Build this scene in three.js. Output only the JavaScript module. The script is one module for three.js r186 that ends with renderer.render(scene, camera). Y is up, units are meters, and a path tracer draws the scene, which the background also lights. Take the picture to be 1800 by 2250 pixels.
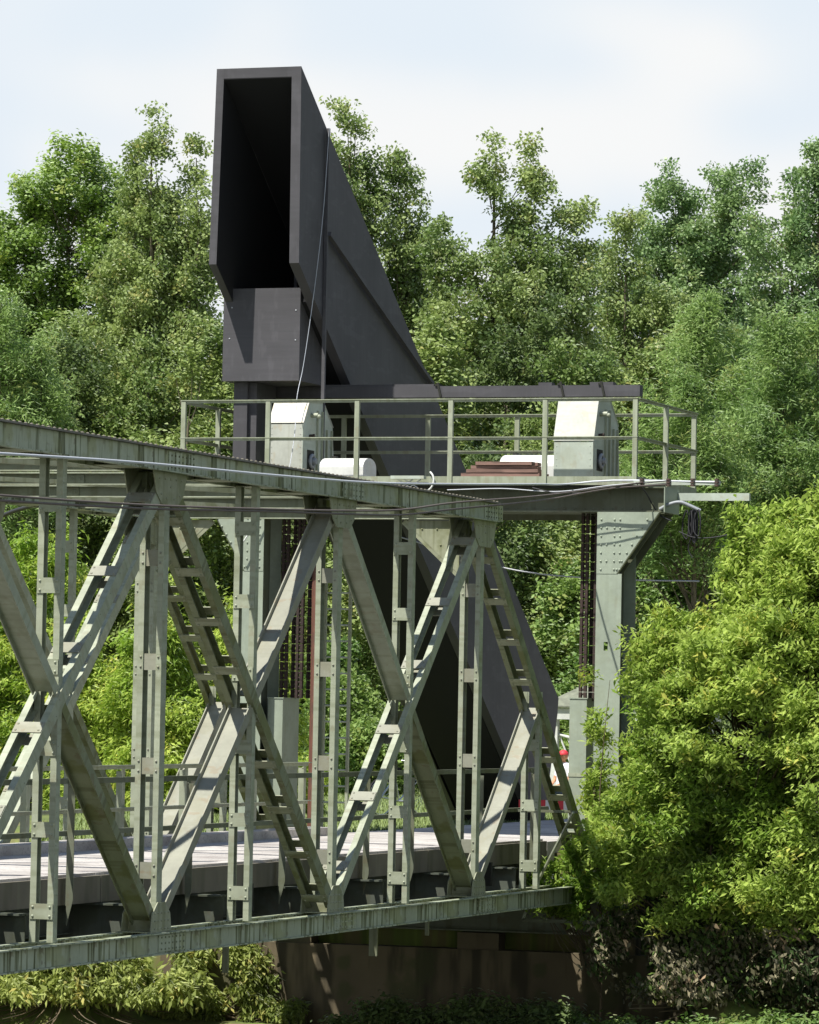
import * as THREE from 'three';
import { mergeGeometries } from 'three/addons/utils/BufferGeometryUtils.js';
import { MarchingCubes } from 'three/addons/objects/MarchingCubes.js';

// ------------------------------------------------------------------ camera, sky, sun, exposure
const scene = new THREE.Scene();
const camera = new THREE.PerspectiveCamera(13.506, 1800 / 2250, 0.5, 3000);
camera.position.set(16.9486, 2.3447, 41.2429);
camera.up.set(-0.0028056, 0.9987895, 0.0491087);
camera.lookAt(16.9486 - 0.3263713, 2.3447 + 0.0455052, 41.2429 - 0.9441457);

const SUN = new THREE.Vector3(-0.33, 1.41, 0.70).normalize();
const EXPOSURE = 1.56;

let seed = 7;
function setSeed(s) { seed = s >>> 0; }
function rnd() { seed = (seed + 0x6D2B79F5) >>> 0; let t = seed; t = Math.imul(t ^ (t >>> 15), t | 1); t ^= t + Math.imul(t ^ (t >>> 7), t | 61); return ((t ^ (t >>> 14)) >>> 0) / 4294967296; }
const rr = (a, b) => a + (b - a) * rnd();
const gauss = () => (rnd() + rnd() + rnd() + rnd() - 2) * 1.0;
function hash3(x, y, z, s = 0) { let h = Math.imul(x, 374761393) ^ Math.imul(y, 668265263) ^ Math.imul(z, 2147483647 ^ 0x2545F491) ^ Math.imul(s + 11, 1274126177); h = Math.imul(h ^ (h >>> 13), 1274126177); return ((h ^ (h >>> 16)) >>> 0) / 4294967296; }
const sm = t => t * t * (3 - 2 * t);
function noise3(x, y, z, s = 0) {
  const xi = Math.floor(x), yi = Math.floor(y), zi = Math.floor(z), u = sm(x - xi), v = sm(y - yi), w = sm(z - zi);
  const L = (a, b, t) => a + (b - a) * t, h = (i, j, k) => hash3(xi + i, yi + j, zi + k, s);
  return L(L(L(h(0, 0, 0), h(1, 0, 0), u), L(h(0, 1, 0), h(1, 1, 0), u), v), L(L(h(0, 0, 1), h(1, 0, 1), u), L(h(0, 1, 1), h(1, 1, 1), u), v), w);
}
const fbm3 = (x, y, z, n = 4, s = 0) => { let a = 0, k = 0.5, t = 0; for (let i = 0; i < n; i++) { a += k * noise3(x, y, z, s + i); t += k; k *= 0.5; x *= 2.03; y *= 2.03; z *= 2.03; } return a / t; };
// periodic 2-D noise for tiling textures
function pnoise(x, y, px, py, s) {
  const xi = Math.floor(x), yi = Math.floor(y), u = sm(x - xi), v = sm(y - yi), m = (a, n) => ((a % n) + n) % n;
  const h = (i, j) => hash3(m(xi + i, px), m(yi + j, py), 0, s);
  const a = h(0, 0) + (h(1, 0) - h(0, 0)) * u, b = h(0, 1) + (h(1, 1) - h(0, 1)) * u; return a + (b - a) * v;
}
const pf = (u, v, fx, fy, n, s) => { let a = 0, k = 0.5, t = 0; for (let i = 0; i < n; i++) { a += k * pnoise(u * fx, v * fy, fx, fy, s + i * 7); t += k; k *= 0.5; fx *= 2; fy *= 2; } return a / t; };
const sstep = (a, b, x) => { const t = Math.min(1, Math.max(0, (x - a) / (b - a))); return t * t * (3 - 2 * t); };
const mix = (a, b, t) => a + (b - a) * t;
const mixc = (a, b, t) => [mix(a[0], b[0], t), mix(a[1], b[1], t), mix(a[2], b[2], t)];

{ // thin bright summer cloud with pale blue showing through
  const W = 1024, H = 512, data = new Float32Array(W * H * 4);
  for (let j = 0; j < H; j++) for (let i = 0; i < W; i++) {
    const el = ((j + 0.5) / H - 0.5) * Math.PI, az = ((i + 0.5) / W - 0.5) * 2 * Math.PI;
    const x = Math.cos(el) * Math.cos(az), y = Math.sin(el), z = Math.cos(el) * Math.sin(az);
    let c;
    if (y < -0.02) c = [0.12, 0.13, 0.10];
    else {
      const k = 1 / (Math.max(y, 0) + 0.22);
      const n1 = fbm3(x * k * 6.2 + 4.3, y * 16, z * k * 6.2 + 1.7, 6, 3), n2 = fbm3(x * 9 + 1, y * 14, z * 9 + 5, 5, 31);
      const cl = sstep(mix(0.455, 0.54, sstep(.25, .6, y)), mix(0.62, 0.70, sstep(.25, .6, y)), n1 * 0.62 + n2 * 0.38);
      const blue = mixc([0.50, 0.552, 0.602], [0.09, 0.16, 0.33], sstep(0.22, 0.7, y));
      const white = mixc([0.60, 0.605, 0.605], [0.40, 0.41, 0.42], sstep(0.22, 0.7, y));
      c = mixc(blue, white, cl);
      c = mixc(c, [0.585, 0.60, 0.61], Math.exp(-Math.max(y, 0) * 14) * 0.35);
    }
    const o = (j * W + i) * 4; data[o] = c[0]; data[o + 1] = c[1]; data[o + 2] = c[2]; data[o + 3] = 1;
  }
  const sky = new THREE.DataTexture(data, W, H, THREE.RGBAFormat, THREE.FloatType);
  sky.mapping = THREE.EquirectangularReflectionMapping; sky.magFilter = THREE.LinearFilter; sky.minFilter = THREE.LinearFilter; sky.wrapS = THREE.RepeatWrapping; sky.needsUpdate = true;
  scene.background = sky; scene.environment = sky;
}
const sun = new THREE.DirectionalLight(new THREE.Color(1.0, 0.955, 0.88), 5.0);
sun.position.copy(SUN).multiplyScalar(150).add(new THREE.Vector3(-6, 3, -20)); sun.target.position.set(-6, 3, -20);
sun.castShadow = true; sun.shadow.mapSize.set(4096, 4096);
Object.assign(sun.shadow.camera, { left: -60, right: 60, top: 60, bottom: -60, near: 1, far: 400 });
scene.add(sun, sun.target);

const renderer = new THREE.WebGLRenderer({ antialias: true });
renderer.setSize(819, 1024);
renderer.toneMapping = THREE.LinearToneMapping; renderer.toneMappingExposure = EXPOSURE;
renderer.shadowMap.enabled = true;

// ------------------------------------------------------------------ helpers
// positions are written (a, c, b): a = metres across the bridge, c = height, b = metres along it
const V = (a, c, b) => new THREE.Vector3(a, c, -b);
const lin = h => new THREE.Color(h);
const used = {};
function numbered(n) { const k = used[n] || 0; used[n] = k + 1; return k ? `${n}_${String(k).padStart(3, '0')}` : n; }
function tag(o, label, category, group) { o.userData.label = label; o.userData.category = category; if (group) o.userData.group = group; return o; }
function thing(name, pos, label, category, group) { const o = new THREE.Group(); o.name = numbered(name); if (pos) o.position.copy(pos); scene.add(o); return tag(o, label, category, group); }
function struct(name, geo, mat) { const m = new THREE.Mesh(geo, mat); m.name = numbered(name); m.userData.kind = 'structure'; m.castShadow = m.receiveShadow = true; scene.add(m); return m; }
function part(name, geo, mat, parent, label) { const m = new THREE.Mesh(geo, mat); m.name = name; m.castShadow = m.receiveShadow = true; if (label) m.userData.label = label; parent.add(m); return m; }

class MB { // collects boxes, bars, tubes and prisms with uv in metres; origin = base of the thing
  constructor(origin) { this.p = []; this.n = []; this.t = []; this.i = []; this.o = origin || new THREE.Vector3(); this.ru = rnd() * 7; this.rv = rnd() * 7; }
  quad(a, b, c, d, su, sv, u0 = 0, v0 = 0) {
    const k = this.p.length / 3, n = new THREE.Vector3().subVectors(b, a).cross(new THREE.Vector3().subVectors(d, a)).normalize();
    for (const q of [a, b, c, d]) { this.p.push(q.x - this.o.x, q.y - this.o.y, q.z - this.o.z); this.n.push(n.x, n.y, n.z); }
    const U = this.ru + u0, W = this.rv + v0; this.t.push(U, W, U + su, W, U + su, W + sv, U, W + sv);
    this.i.push(k, k + 1, k + 2, k, k + 2, k + 3); return this;
  }
  frame(c, X, Y, Z, hx, hy, hz) { // oriented box: X = length
    const P = (i, j, k) => c.clone().addScaledVector(X, i * hx).addScaledVector(Y, j * hy).addScaledVector(Z, k * hz);
    const x = 2 * hx, y = 2 * hy, z = 2 * hz;
    this.quad(P(-1, -1, 1), P(1, -1, 1), P(1, 1, 1), P(-1, 1, 1), x, y); this.quad(P(1, -1, -1), P(-1, -1, -1), P(-1, 1, -1), P(1, 1, -1), x, y, 1.3, .4);
    this.quad(P(-1, 1, 1), P(1, 1, 1), P(1, 1, -1), P(-1, 1, -1), x, z, .6, .9); this.quad(P(-1, -1, -1), P(1, -1, -1), P(1, -1, 1), P(-1, -1, 1), x, z, .2, 1.7);
    this.quad(P(1, -1, 1), P(1, -1, -1), P(1, 1, -1), P(1, 1, 1), z, y, .8, .3); this.quad(P(-1, -1, -1), P(-1, -1, 1), P(-1, 1, 1), P(-1, 1, -1), z, y, .5, .1);
    return this;
  }
  box(a0, a1, c0, c1, b0, b1) { return this.frame(V((a0 + a1) / 2, (c0 + c1) / 2, (b0 + b1) / 2), new THREE.Vector3(1, 0, 0), new THREE.Vector3(0, 1, 0), new THREE.Vector3(0, 0, 1), Math.abs(a1 - a0) / 2, Math.abs(c1 - c0) / 2, Math.abs(b1 - b0) / 2); }
  bar(p, q, w, h, up = new THREE.Vector3(0, 1, 0)) {
    const X = new THREE.Vector3().subVectors(q, p), L = X.length(); X.normalize(); if (Math.abs(X.dot(up)) > .98) up = new THREE.Vector3(1, 0, 0);
    const Z = new THREE.Vector3().crossVectors(X, up).normalize(), Y = new THREE.Vector3().crossVectors(Z, X);
    return this.frame(p.clone().add(q).multiplyScalar(.5), X, Y, Z, L / 2, h / 2, w / 2);
  }
  // strip of a truss member lying in a plane a = const: p, q = [b, c]; a0..a1 across, n0..n1 = offset towards the front (-b) side
  strip(p, q, a0, a1, n0, n1) {
    const db = q[0] - p[0], dc = q[1] - p[1], L = Math.hypot(db, dc);
    const X = V(0, dc / L, db / L), A = new THREE.Vector3(1, 0, 0); let N = V(0, db / L, -dc / L); if (N.z < 0) N.negate();
    if (Math.abs(dc) < 1e-6) N = new THREE.Vector3(0, 1, 0);
    const m = V((a0 + a1) / 2, (p[1] + q[1]) / 2, (p[0] + q[0]) / 2).addScaledVector(N, (n0 + n1) / 2);
    const Zs = new THREE.Vector3().crossVectors(X, A).dot(N) > 0 ? N : N.clone().negate();
    return this.frame(m, X, A, Zs, L / 2, (a1 - a0) / 2, (n1 - n0) / 2);
  }
  prism(pts, ext) { // flat polygon (Vector3 list) pushed by ext
    const o = pts[0], e1 = new THREE.Vector3().subVectors(pts[1], o).normalize(), nn = new THREE.Vector3();
    for (let i = 0; i < pts.length; i++) { const A = pts[i], B = pts[(i + 1) % pts.length]; nn.add(new THREE.Vector3().crossVectors(A.clone().sub(o), B.clone().sub(o))); }
    nn.normalize(); const e2 = new THREE.Vector3().crossVectors(nn, e1);
    const flat = pts.map(p => new THREE.Vector2(p.clone().sub(o).dot(e1), p.clone().sub(o).dot(e2)));
    const tri = THREE.ShapeUtils.triangulateShape(flat, []), same = nn.dot(ext) > 0;
    const cap = (off, flip) => { const k = this.p.length / 3; pts.forEach((p, i) => { const q = p.clone().add(off); this.p.push(q.x - this.o.x, q.y - this.o.y, q.z - this.o.z); const s = flip ? -1 : 1; this.n.push(nn.x * s, nn.y * s, nn.z * s); this.t.push(this.ru + flat[i].x, this.rv + flat[i].y); }); for (const t of tri) flip ? this.i.push(k + t[0], k + t[2], k + t[1]) : this.i.push(k + t[0], k + t[1], k + t[2]); };
    cap(same ? ext : new THREE.Vector3(), false); cap(same ? new THREE.Vector3() : ext, true);
    for (let i = 0; i < pts.length; i++) { const A = pts[i], B = pts[(i + 1) % pts.length], C = B.clone().add(ext), D = A.clone().add(ext); same ? this.quad(A, B, C, D, A.distanceTo(B), ext.length()) : this.quad(B, A, D, C, A.distanceTo(B), ext.length()); }
    return this;
  }
  geo(g) { // any three.js geometry already in world place
    const k = this.p.length / 3, P = g.attributes.position, N = g.attributes.normal, T = g.attributes.uv;
    for (let i = 0; i < P.count; i++) { this.p.push(P.getX(i) - this.o.x, P.getY(i) - this.o.y, P.getZ(i) - this.o.z); this.n.push(N.getX(i), N.getY(i), N.getZ(i)); this.t.push(T ? T.getX(i) : 0, T ? T.getY(i) : 0); }
    if (g.index) for (let i = 0; i < g.index.count; i++) this.i.push(k + g.index.getX(i)); else for (let i = 0; i < P.count; i++) this.i.push(k + i);
    return this;
  }
  tube(pts, r, seg = 8, n = 0, closed = false) {
    const c = pts.length === 2 ? new THREE.LineCurve3(pts[0], pts[1]) : new THREE.CatmullRomCurve3(pts, closed);
    const g = new THREE.TubeGeometry(c, n || (pts.length === 2 ? 1 : pts.length * 6), r, seg, closed), L = c.getLength(), T = g.attributes.uv;
    for (let i = 0; i < T.count; i++) T.setXY(i, T.getX(i) * L, T.getY(i) * r * 6.28); return this.geo(g);
  }
  rivet(p, nrm, r = .017) { // low dome
    const n = nrm, s = Math.abs(n.y) > .9 ? new THREE.Vector3(1, 0, 0) : new THREE.Vector3(0, 1, 0), x = new THREE.Vector3().crossVectors(s, n).normalize(), y = new THREE.Vector3().crossVectors(n, x), k = this.p.length / 3;
    const put = (q, m) => { this.p.push(q.x - this.o.x, q.y - this.o.y, q.z - this.o.z); this.n.push(m.x, m.y, m.z); this.t.push(this.ru, this.rv); };
    for (let ring = 0; ring < 2; ring++) for (let i = 0; i < 6; i++) { const a = i / 6 * 6.2832, d = x.clone().multiplyScalar(Math.cos(a)).addScaledVector(y, Math.sin(a)), R = ring ? r * .72 : r, h = ring ? r * .62 : -.002; put(p.clone().addScaledVector(d, R).addScaledVector(n, h), d.clone().multiplyScalar(ring ? .7 : 1).addScaledVector(n, ring ? .7 : .2).normalize()); }
    put(p.clone().addScaledVector(n, r * .8), n);
    for (let i = 0; i < 6; i++) { const j = (i + 1) % 6; this.i.push(k + i, k + j, k + 6 + j, k + i, k + 6 + j, k + 6 + i, k + 6 + i, k + 6 + j, k + 12); }
    return this;
  }
  make() { const g = new THREE.BufferGeometry(); g.setAttribute('position', new THREE.Float32BufferAttribute(this.p, 3)); g.setAttribute('normal', new THREE.Float32BufferAttribute(this.n, 3)); g.setAttribute('uv', new THREE.Float32BufferAttribute(this.t, 2)); g.setIndex(this.i); return g; }
  build(name, mat, parent, label) { return part(name, this.make(), mat, parent, label); }
}
const FRONT = new THREE.Vector3(0, 0, 1), RIGHT = new THREE.Vector3(1, 0, 0), UP = new THREE.Vector3(0, 1, 0);

// ------------------------------------------------------------------ materials
function tex(w, h, fn, rep = [1, 1], srgb = true) {
  const d = new Uint8Array(w * h * 4);
  for (let j = 0; j < h; j++) for (let i = 0; i < w; i++) { const c = fn((i + .5) / w, (j + .5) / h), o = (j * w + i) * 4; d[o] = Math.max(0, Math.min(255, c[0])); d[o + 1] = Math.max(0, Math.min(255, c[1])); d[o + 2] = Math.max(0, Math.min(255, c[2])); d[o + 3] = 255; }
  const t = new THREE.DataTexture(d, w, h); t.wrapS = t.wrapT = THREE.RepeatWrapping; t.magFilter = THREE.LinearFilter; t.minFilter = THREE.LinearMipmapLinearFilter; t.generateMipmaps = true; if (srgb) t.colorSpace = THREE.SRGBColorSpace; t.repeat.set(rep[0], rep[1]); t.needsUpdate = true; return t;
}
function paint(base, streak, lichen, rust, sAmt, lAmt, rAmt, s) { // 2 m tile of weathered paint
  return tex(512, 512, (u, v) => {
    let c = base.slice(); const g = pf(u, v, 6, 6, 5, s), fine = pf(u, v, 60, 60, 3, s + 3);
    const k = 0.9 + 0.2 * g + 0.07 * (fine - .5); c = [c[0] * k, c[1] * k, c[2] * k];
    const st = pf(u, v, 46, 2, 3, s + 9) * .6 + pf(u, v, 14, 2, 2, s + 12) * .4; c = mixc(c, streak, Math.min(1, sAmt * sstep(.5, .72, st) * (.4 + .6 * pf(u, v, 3, 3, 3, s + 14))));
    const li = pf(u, v, 9, 9, 5, s + 21); c = mixc(c, lichen, lAmt * sstep(.5, .68, li));
    const ru = pf(u, v, 22, 16, 4, s + 31); c = mixc(c, rust, rAmt * sstep(.68, .76, ru));
    return c;
  }, [.5, .5]);
}
const std = (o) => new THREE.MeshStandardMaterial(o);
const M = {};
M.steel = std({ map: paint([150, 156, 136], [114, 120, 94], [112, 116, 90], [112, 84, 58], .55, .3, .12, 1), roughness: .5 });
M.steelWarm = std({ map: paint([134, 135, 120], [110, 112, 94], [118, 116, 92], [122, 92, 62], .45, .35, .22, 41), roughness: .6 });
M.steelOld = std({ map: paint([140, 144, 120], [96, 98, 66], [104, 108, 72], [100, 74, 50], .7, .5, .2, 2), roughness: .62 });
M.chord = std({ map: paint([156, 164, 142], [66, 72, 44], [120, 124, 78], [66, 54, 40], 1.9, .4, .35, 3), roughness: .6 });
M.mossShade = std({ map: paint([120, 126, 98], [78, 80, 50], [98, 102, 56], [92, 72, 46], .8, .7, .25, 4), roughness: .75 });  // lichen, plus the shaded olive of down-facing diagonals put into the colour
M.topPlate = std({ map: paint([112, 108, 100], [84, 82, 72], [96, 92, 78], [90, 66, 50], .7, .7, .5, 5), roughness: .8 });
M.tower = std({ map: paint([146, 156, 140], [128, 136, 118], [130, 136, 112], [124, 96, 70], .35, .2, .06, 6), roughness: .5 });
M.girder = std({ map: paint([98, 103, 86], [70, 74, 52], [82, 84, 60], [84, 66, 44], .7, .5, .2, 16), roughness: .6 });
M.white = std({ map: paint([168, 171, 162], [142, 142, 124], [158, 158, 140], [166, 134, 84], .4, .3, .15, 7), roughness: .45 });
M.whiteRust = std({ map: tex(512, 512, (u, v) => { let c = [176, 177, 168]; c = mixc(c, [150, 118, 62], .75 * sstep(.5, .78, pf(u, v, 4, 2, 4, 77))); c = mixc(c, [190, 168, 120], .5 * sstep(.52, .7, pf(u, v, 16, 2, 3, 78))); return c; }, [1, 1]), roughness: .5 });
M.pale = std({ map: paint([172, 181, 169], [146, 154, 138], [154, 160, 140], [140, 110, 76], .4, .3, .1, 8), roughness: .5 });
M.duct = std({ map: tex(512, 512, (u, v) => { const k = .85 + .3 * pf(u, v, 4, 3, 6, 81) + .12 * (pf(u, v, 90, 6, 3, 82) - .5) + .09 * sstep(.58, .75, pf(u, v, 10, 30, 4, 83)); return [66 * k, 65.5 * k, 69 * k]; }, [.4, .4]), roughness: .75 });
M.ductShade = std({ color: lin('#131417'), roughness: .95 });  // near-black copy of the chute colour, with deep shade put into it
M.deck = std({ map: tex(512, 512, (u, v) => { const k = .86 + .3 * pf(u, v, 5, 5, 5, 91), f = pf(u, v, 120, 120, 2, 92); let c = [172 * k, 168 * k, 163 * k]; c = mixc(c, [120, 112, 108], .5 * sstep(.5, .75, pf(u, v, 4, 7, 4, 93))); return mixc(c, [90, 86, 82], .35 * sstep(.6, .8, f)); }, [.4, .4]), roughness: .9 });
M.fascia = std({ map: tex(512, 512, (u, v) => { const k = .86 + .3 * pf(u, v, 5, 4, 5, 95); let c = [104 * k, 99 * k, 87 * k]; c = mixc(c, [70, 72, 54], .45 * sstep(.45, .75, pf(u, v, 9, 2, 3, 96))); return mixc(c, [126, 126, 104], .25 * sstep(.58, .72, pf(u, v, 24, 3, 3, 97))); }, [.5, .5]), roughness: .92 });
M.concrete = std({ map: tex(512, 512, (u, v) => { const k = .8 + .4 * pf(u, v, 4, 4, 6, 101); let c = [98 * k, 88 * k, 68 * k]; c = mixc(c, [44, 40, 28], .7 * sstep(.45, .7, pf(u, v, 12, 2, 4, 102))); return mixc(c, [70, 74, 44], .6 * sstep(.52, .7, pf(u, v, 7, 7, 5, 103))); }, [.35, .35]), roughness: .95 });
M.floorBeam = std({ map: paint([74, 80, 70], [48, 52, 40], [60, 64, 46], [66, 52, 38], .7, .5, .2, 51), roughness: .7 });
M.dark = std({ color: lin('#23241d'), roughness: .8 });
M.rust = std({ map: tex(256, 256, (u, v) => { const k = .7 + .6 * pf(u, v, 8, 8, 4, 111); return [54 * k, 41 * k, 36 * k]; }, [2, 2]), roughness: .8 });
M.redPole = std({ map: tex(256, 256, (u, v) => { const k = .75 + .5 * pf(u, v, 3, 24, 4, 115); let c = [104 * k, 68 * k, 54 * k]; return mixc(c, [74, 54, 46], .7 * sstep(.5, .7, pf(u, v, 6, 14, 4, 116))); }, [1, 3]), roughness: .8 });
M.wood = std({ map: tex(256, 256, (u, v) => { const k = .75 + .5 * pf(u, v, 3, 30, 4, 121); let c = [126 * k, 100 * k, 90 * k]; return mixc(c, [88, 70, 62], .6 * sstep(.5, .75, pf(u, v, 3, 12, 3, 122))); }, [1, 1]), roughness: .85 });
M.cable = std({ color: lin('#26262a'), roughness: .6 });
M.cableBrown = std({ color: lin('#5e5550'), roughness: .7 });
M.conduit = std({ color: lin('#b6bac0'), roughness: .45 });
M.greyPipe = std({ color: lin('#8a8f94'), roughness: .5 });
M.wire = std({ color: lin('#a8adb4'), roughness: .4, metalness: .3 });
M.copper = std({ color: lin('#4e3d36'), roughness: .6 });
M.silver = std({ color: lin('#c0c4c8'), roughness: .3, metalness: .8 });
M.tyre = std({ color: lin('#1c1c1e'), roughness: .9 });
M.red = std({ color: lin('#c2303a'), roughness: .6 });
M.skin = std({ color: lin('#c68e6c'), roughness: .6 });
M.hair = std({ color: lin('#4a3424'), roughness: .8 });
M.shirt = std({ color: lin('#e6e6e8'), roughness: .85 });
M.jeans = std({ color: lin('#3b4862'), roughness: .9 });
M.whitePaint = std({ map: paint([206, 208, 204], [184, 186, 176], [190, 192, 178], [150, 124, 90], .4, .3, .08, 61), roughness: .5 });
M.glass = new THREE.MeshPhysicalMaterial({ color: lin('#20282c'), roughness: .08, metalness: 0, clearcoat: 1 });
M.roofTile = std({ map: tex(256, 256, (u, v) => { const k = .8 + .4 * pf(u, v, 10, 10, 4, 131); return [112 * k, 116 * k, 100 * k]; }), roughness: .8 });
M.bark = std({ map: tex(256, 256, (u, v) => { const k = .6 + .7 * pf(u, v, 20, 4, 4, 141); return [104 * k, 96 * k, 80 * k]; }, [1, 1]), roughness: .95 });
M.twig = std({ map: tex(128, 128, (u, v) => { const k = .6 + .7 * pf(u, v, 20, 4, 3, 142); return [98 * k, 86 * k, 66 * k]; }, [1, 1]), roughness: .95 });
M.ground = std({ map: tex(512, 512, (u, v) => { const k = .7 + .55 * pf(u, v, 6, 6, 6, 151); let c = [86 * k, 98 * k, 46 * k]; c = mixc(c, [112, 96, 70], .6 * sstep(.5, .7, pf(u, v, 9, 9, 4, 152))); return mixc(c, [120, 134, 62], .4 * sstep(.5, .8, pf(u, v, 80, 80, 2, 153))); }, [.25, .25]), roughness: 1 });
M.water = new THREE.MeshPhysicalMaterial({ color: lin('#20261a'), roughness: .12, clearcoat: .5 });
const leafMat = (over = {}) => new THREE.MeshPhysicalMaterial({ color: 0xffffff, roughness: .85, side: THREE.DoubleSide, transmission: .46, thickness: 0, specularIntensity: .5, clearcoat: .10, clearcoatRoughness: .35, ...over });
M.leaf = leafMat(); M.leafGloss = leafMat({ specularIntensity: .7, clearcoat: .3, clearcoatRoughness: .3 }); M.leafDull = leafMat({ transmission: .2, clearcoat: .05 }); M.leafDull2 = leafMat({ specularIntensity: .3, clearcoat: .04 });

// ------------------------------------------------------------------ ground and water
function height(a, b) {
  const n = (fbm3(a * .21, 0, b * .21, 3, 5) - .5) * .5;
  const slope = mix(-4.8, .44, sstep(11.5, 19.5, b + 2.8 * sstep(1.2, 2.4, a) + 1.2 * (1 - sstep(-7, -6, a))));
  let far = slope + n * sstep(17, 9, Math.abs(b - 12) + 6) ;
  const cut = sstep(-6.9, -6.2, a) * sstep(2.0, 1.2, a); // the abutment stands in this bay
  const bay = b > 15.95 ? .40 : mix(-4.8, -2.05, sstep(8.5, 15.3, b)) + n * .4;
  far = mix(far, bay, cut);
  if (b > 20) far = .44 + n * .25 * sstep(20, 30, b);
  const near = mix(.62, -4.8, sstep(-30, -18, b)) + n * .3;
  return b < -6 ? near : far;
}
{
  const as = [], bs = [];
  for (const x of [-1500, -600, -250, -120, -80]) as.push(x); for (let x = -60; x < -16; x += 3) as.push(x); for (let x = -16; x <= 8; x += .35) as.push(x); for (let x = 10; x < 60; x += 4) as.push(x); for (const x of [60, 100, 220, 600, 1500]) as.push(x);
  for (const x of [-1200, -500, -200, -90]) bs.push(x); for (let x = -60; x < 4; x += 3) bs.push(x); for (let x = 4; x < 15.4; x += .4) bs.push(x); bs.push(15.5, 15.9, 15.97, 16.2); for (let x = 16.6; x < 26; x += .5) bs.push(x); for (let x = 26; x < 90; x += 2.5) bs.push(x); for (const x of [95, 130, 250, 600, 1500]) bs.push(x);
  const p = [], t = [], idx = [], na = as.length;
  for (const b of bs) for (const a of as) { p.push(a, height(a, b), -b); t.push(a, b); }
  for (let j = 0; j + 1 < bs.length; j++) for (let i = 0; i + 1 < na; i++) { const k = j * na + i; idx.push(k, k + 1, k + na + 1, k, k + na + 1, k + na); }
  const g = new THREE.BufferGeometry(); g.setAttribute('position', new THREE.Float32BufferAttribute(p, 3)); g.setAttribute('uv', new THREE.Float32BufferAttribute(t, 2)); g.setIndex(idx); g.computeVertexNormals();
  struct('ground', g, M.ground);
  const w = new THREE.PlaneGeometry(600, 36); w.rotateX(-Math.PI / 2); w.translate(0, -3.7, 6);
  struct('water', w, M.water);
}

// ------------------------------------------------------------------ abutment
{
  const o = thing('bridge_abutment', V(-2.5, -2.2, 15.9), 'stained concrete abutment wall in the shade under the end of the bridge', 'abutment');
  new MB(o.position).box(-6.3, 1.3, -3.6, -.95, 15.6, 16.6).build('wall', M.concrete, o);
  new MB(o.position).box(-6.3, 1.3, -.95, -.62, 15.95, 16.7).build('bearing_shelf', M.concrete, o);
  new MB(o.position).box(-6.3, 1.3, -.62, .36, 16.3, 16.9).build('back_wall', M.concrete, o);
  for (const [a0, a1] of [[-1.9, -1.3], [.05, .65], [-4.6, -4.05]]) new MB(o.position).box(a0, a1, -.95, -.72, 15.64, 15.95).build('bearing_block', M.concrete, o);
}

// ------------------------------------------------------------------ lift bridge
const P = 5.2445, H = 4.98;
const bridge = thing('truss_bridge', V(0, 0, 0), 'grey green riveted steel truss bridge with crossed diagonals and concrete deck', 'bridge');
const I0 = -3, I1 = 3;
const AN0 = .07, AF0 = -.24, A_N = AN0, A_F = AF0; // outer faces of a truss's two leaves
function leg(mb, p, q, off, wid, dep, A_N, A_F) { // two channels facing each other
  const t = .013;
  mb[0].strip(p, q, off + A_N - t, off + A_N, -dep, dep).strip(p, q, off + A_N - wid, off + A_N - t, dep - t, dep).strip(p, q, off + A_N - wid, off + A_N - t, -dep, -dep + t);
  mb[1].strip(p, q, off + A_F, off + A_F + t, -dep, dep).strip(p, q, off + A_F + t, off + A_F + wid, dep - t, dep).strip(p, q, off + A_F + t, off + A_F + wid, -dep, -dep + t);
}
function battened(name, p, q, off, { wid = .075, dep = .06, first, step, len = .15, mat, bmat, rear = true, last = .1, an = AN0, af = AF0, sunk = 0 }) {
  const A_N = an, A_F = af;
  const g = new THREE.Group(); g.name = name; bridge.add(g);
  const m1 = new MB(), m2 = new MB(); leg([m1, m2], p, q, off, wid, dep, A_N, A_F);
  const L = Math.hypot(q[0] - p[0], q[1] - p[1]), d = [(q[0] - p[0]) / L, (q[1] - p[1]) / L];
  let N = V(0, d[0], -d[1]); if (N.z < 0) N.negate();
  const at = (s, a, n) => V(a, p[1] + d[1] * s, p[0] + d[0] * s).addScaledVector(N, n);
  for (let s = .3; s < L - .2; s += .16) m1.rivet(at(s, off + A_N, (Math.floor(s / .16) % 2 ? .5 : -.5) * dep), RIGHT, .009);
  m1.build('leg', mat, g); m2.build('leg', mat, g);
  for (let s = first; s < L - last; s += step) {
    const e0 = [p[0] + d[0] * (s - len / 2), p[1] + d[1] * (s - len / 2)], e1 = [p[0] + d[0] * (s + len / 2), p[1] + d[1] * (s + len / 2)];
    const n0 = dep + .001 - sunk * .026, m = new MB().strip(e0, e1, off + A_F + .004 + sunk * .012, off + A_N - .004 - sunk * .012, n0, n0 + .01);
    for (const a of [A_F + .035, A_N - .035]) for (const k of [-.3, .3]) m.rivet(at(s + k * len, off + a, dep + (sunk ? 0 : .011)), N, .015);
    m.build('batten_plate', bmat || mat, g);
    if (rear) new MB().strip(e0, e1, off + A_F + .004, off + A_N - .004, -dep - .011, -dep - .001).build('batten_plate', bmat || mat, g);
  }
  return g;
}
function hBeam(p, q, off, mat) { // wide flanged diagonal, web turned to the traffic
  const n = .045, f = -.20;
  new MB().strip(p, q, off + f + .014, off + n - .014, -.008, .008).strip(p, q, off + n - .014, off + n, -.058, .058).strip(p, q, off + f, off + f + .014, -.058, .058).build('girder_diagonal', mat, bridge);
}
const lerp2 = (p, q, t) => [mix(p[0], q[0], t), mix(p[1], q[1], t)];
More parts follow.
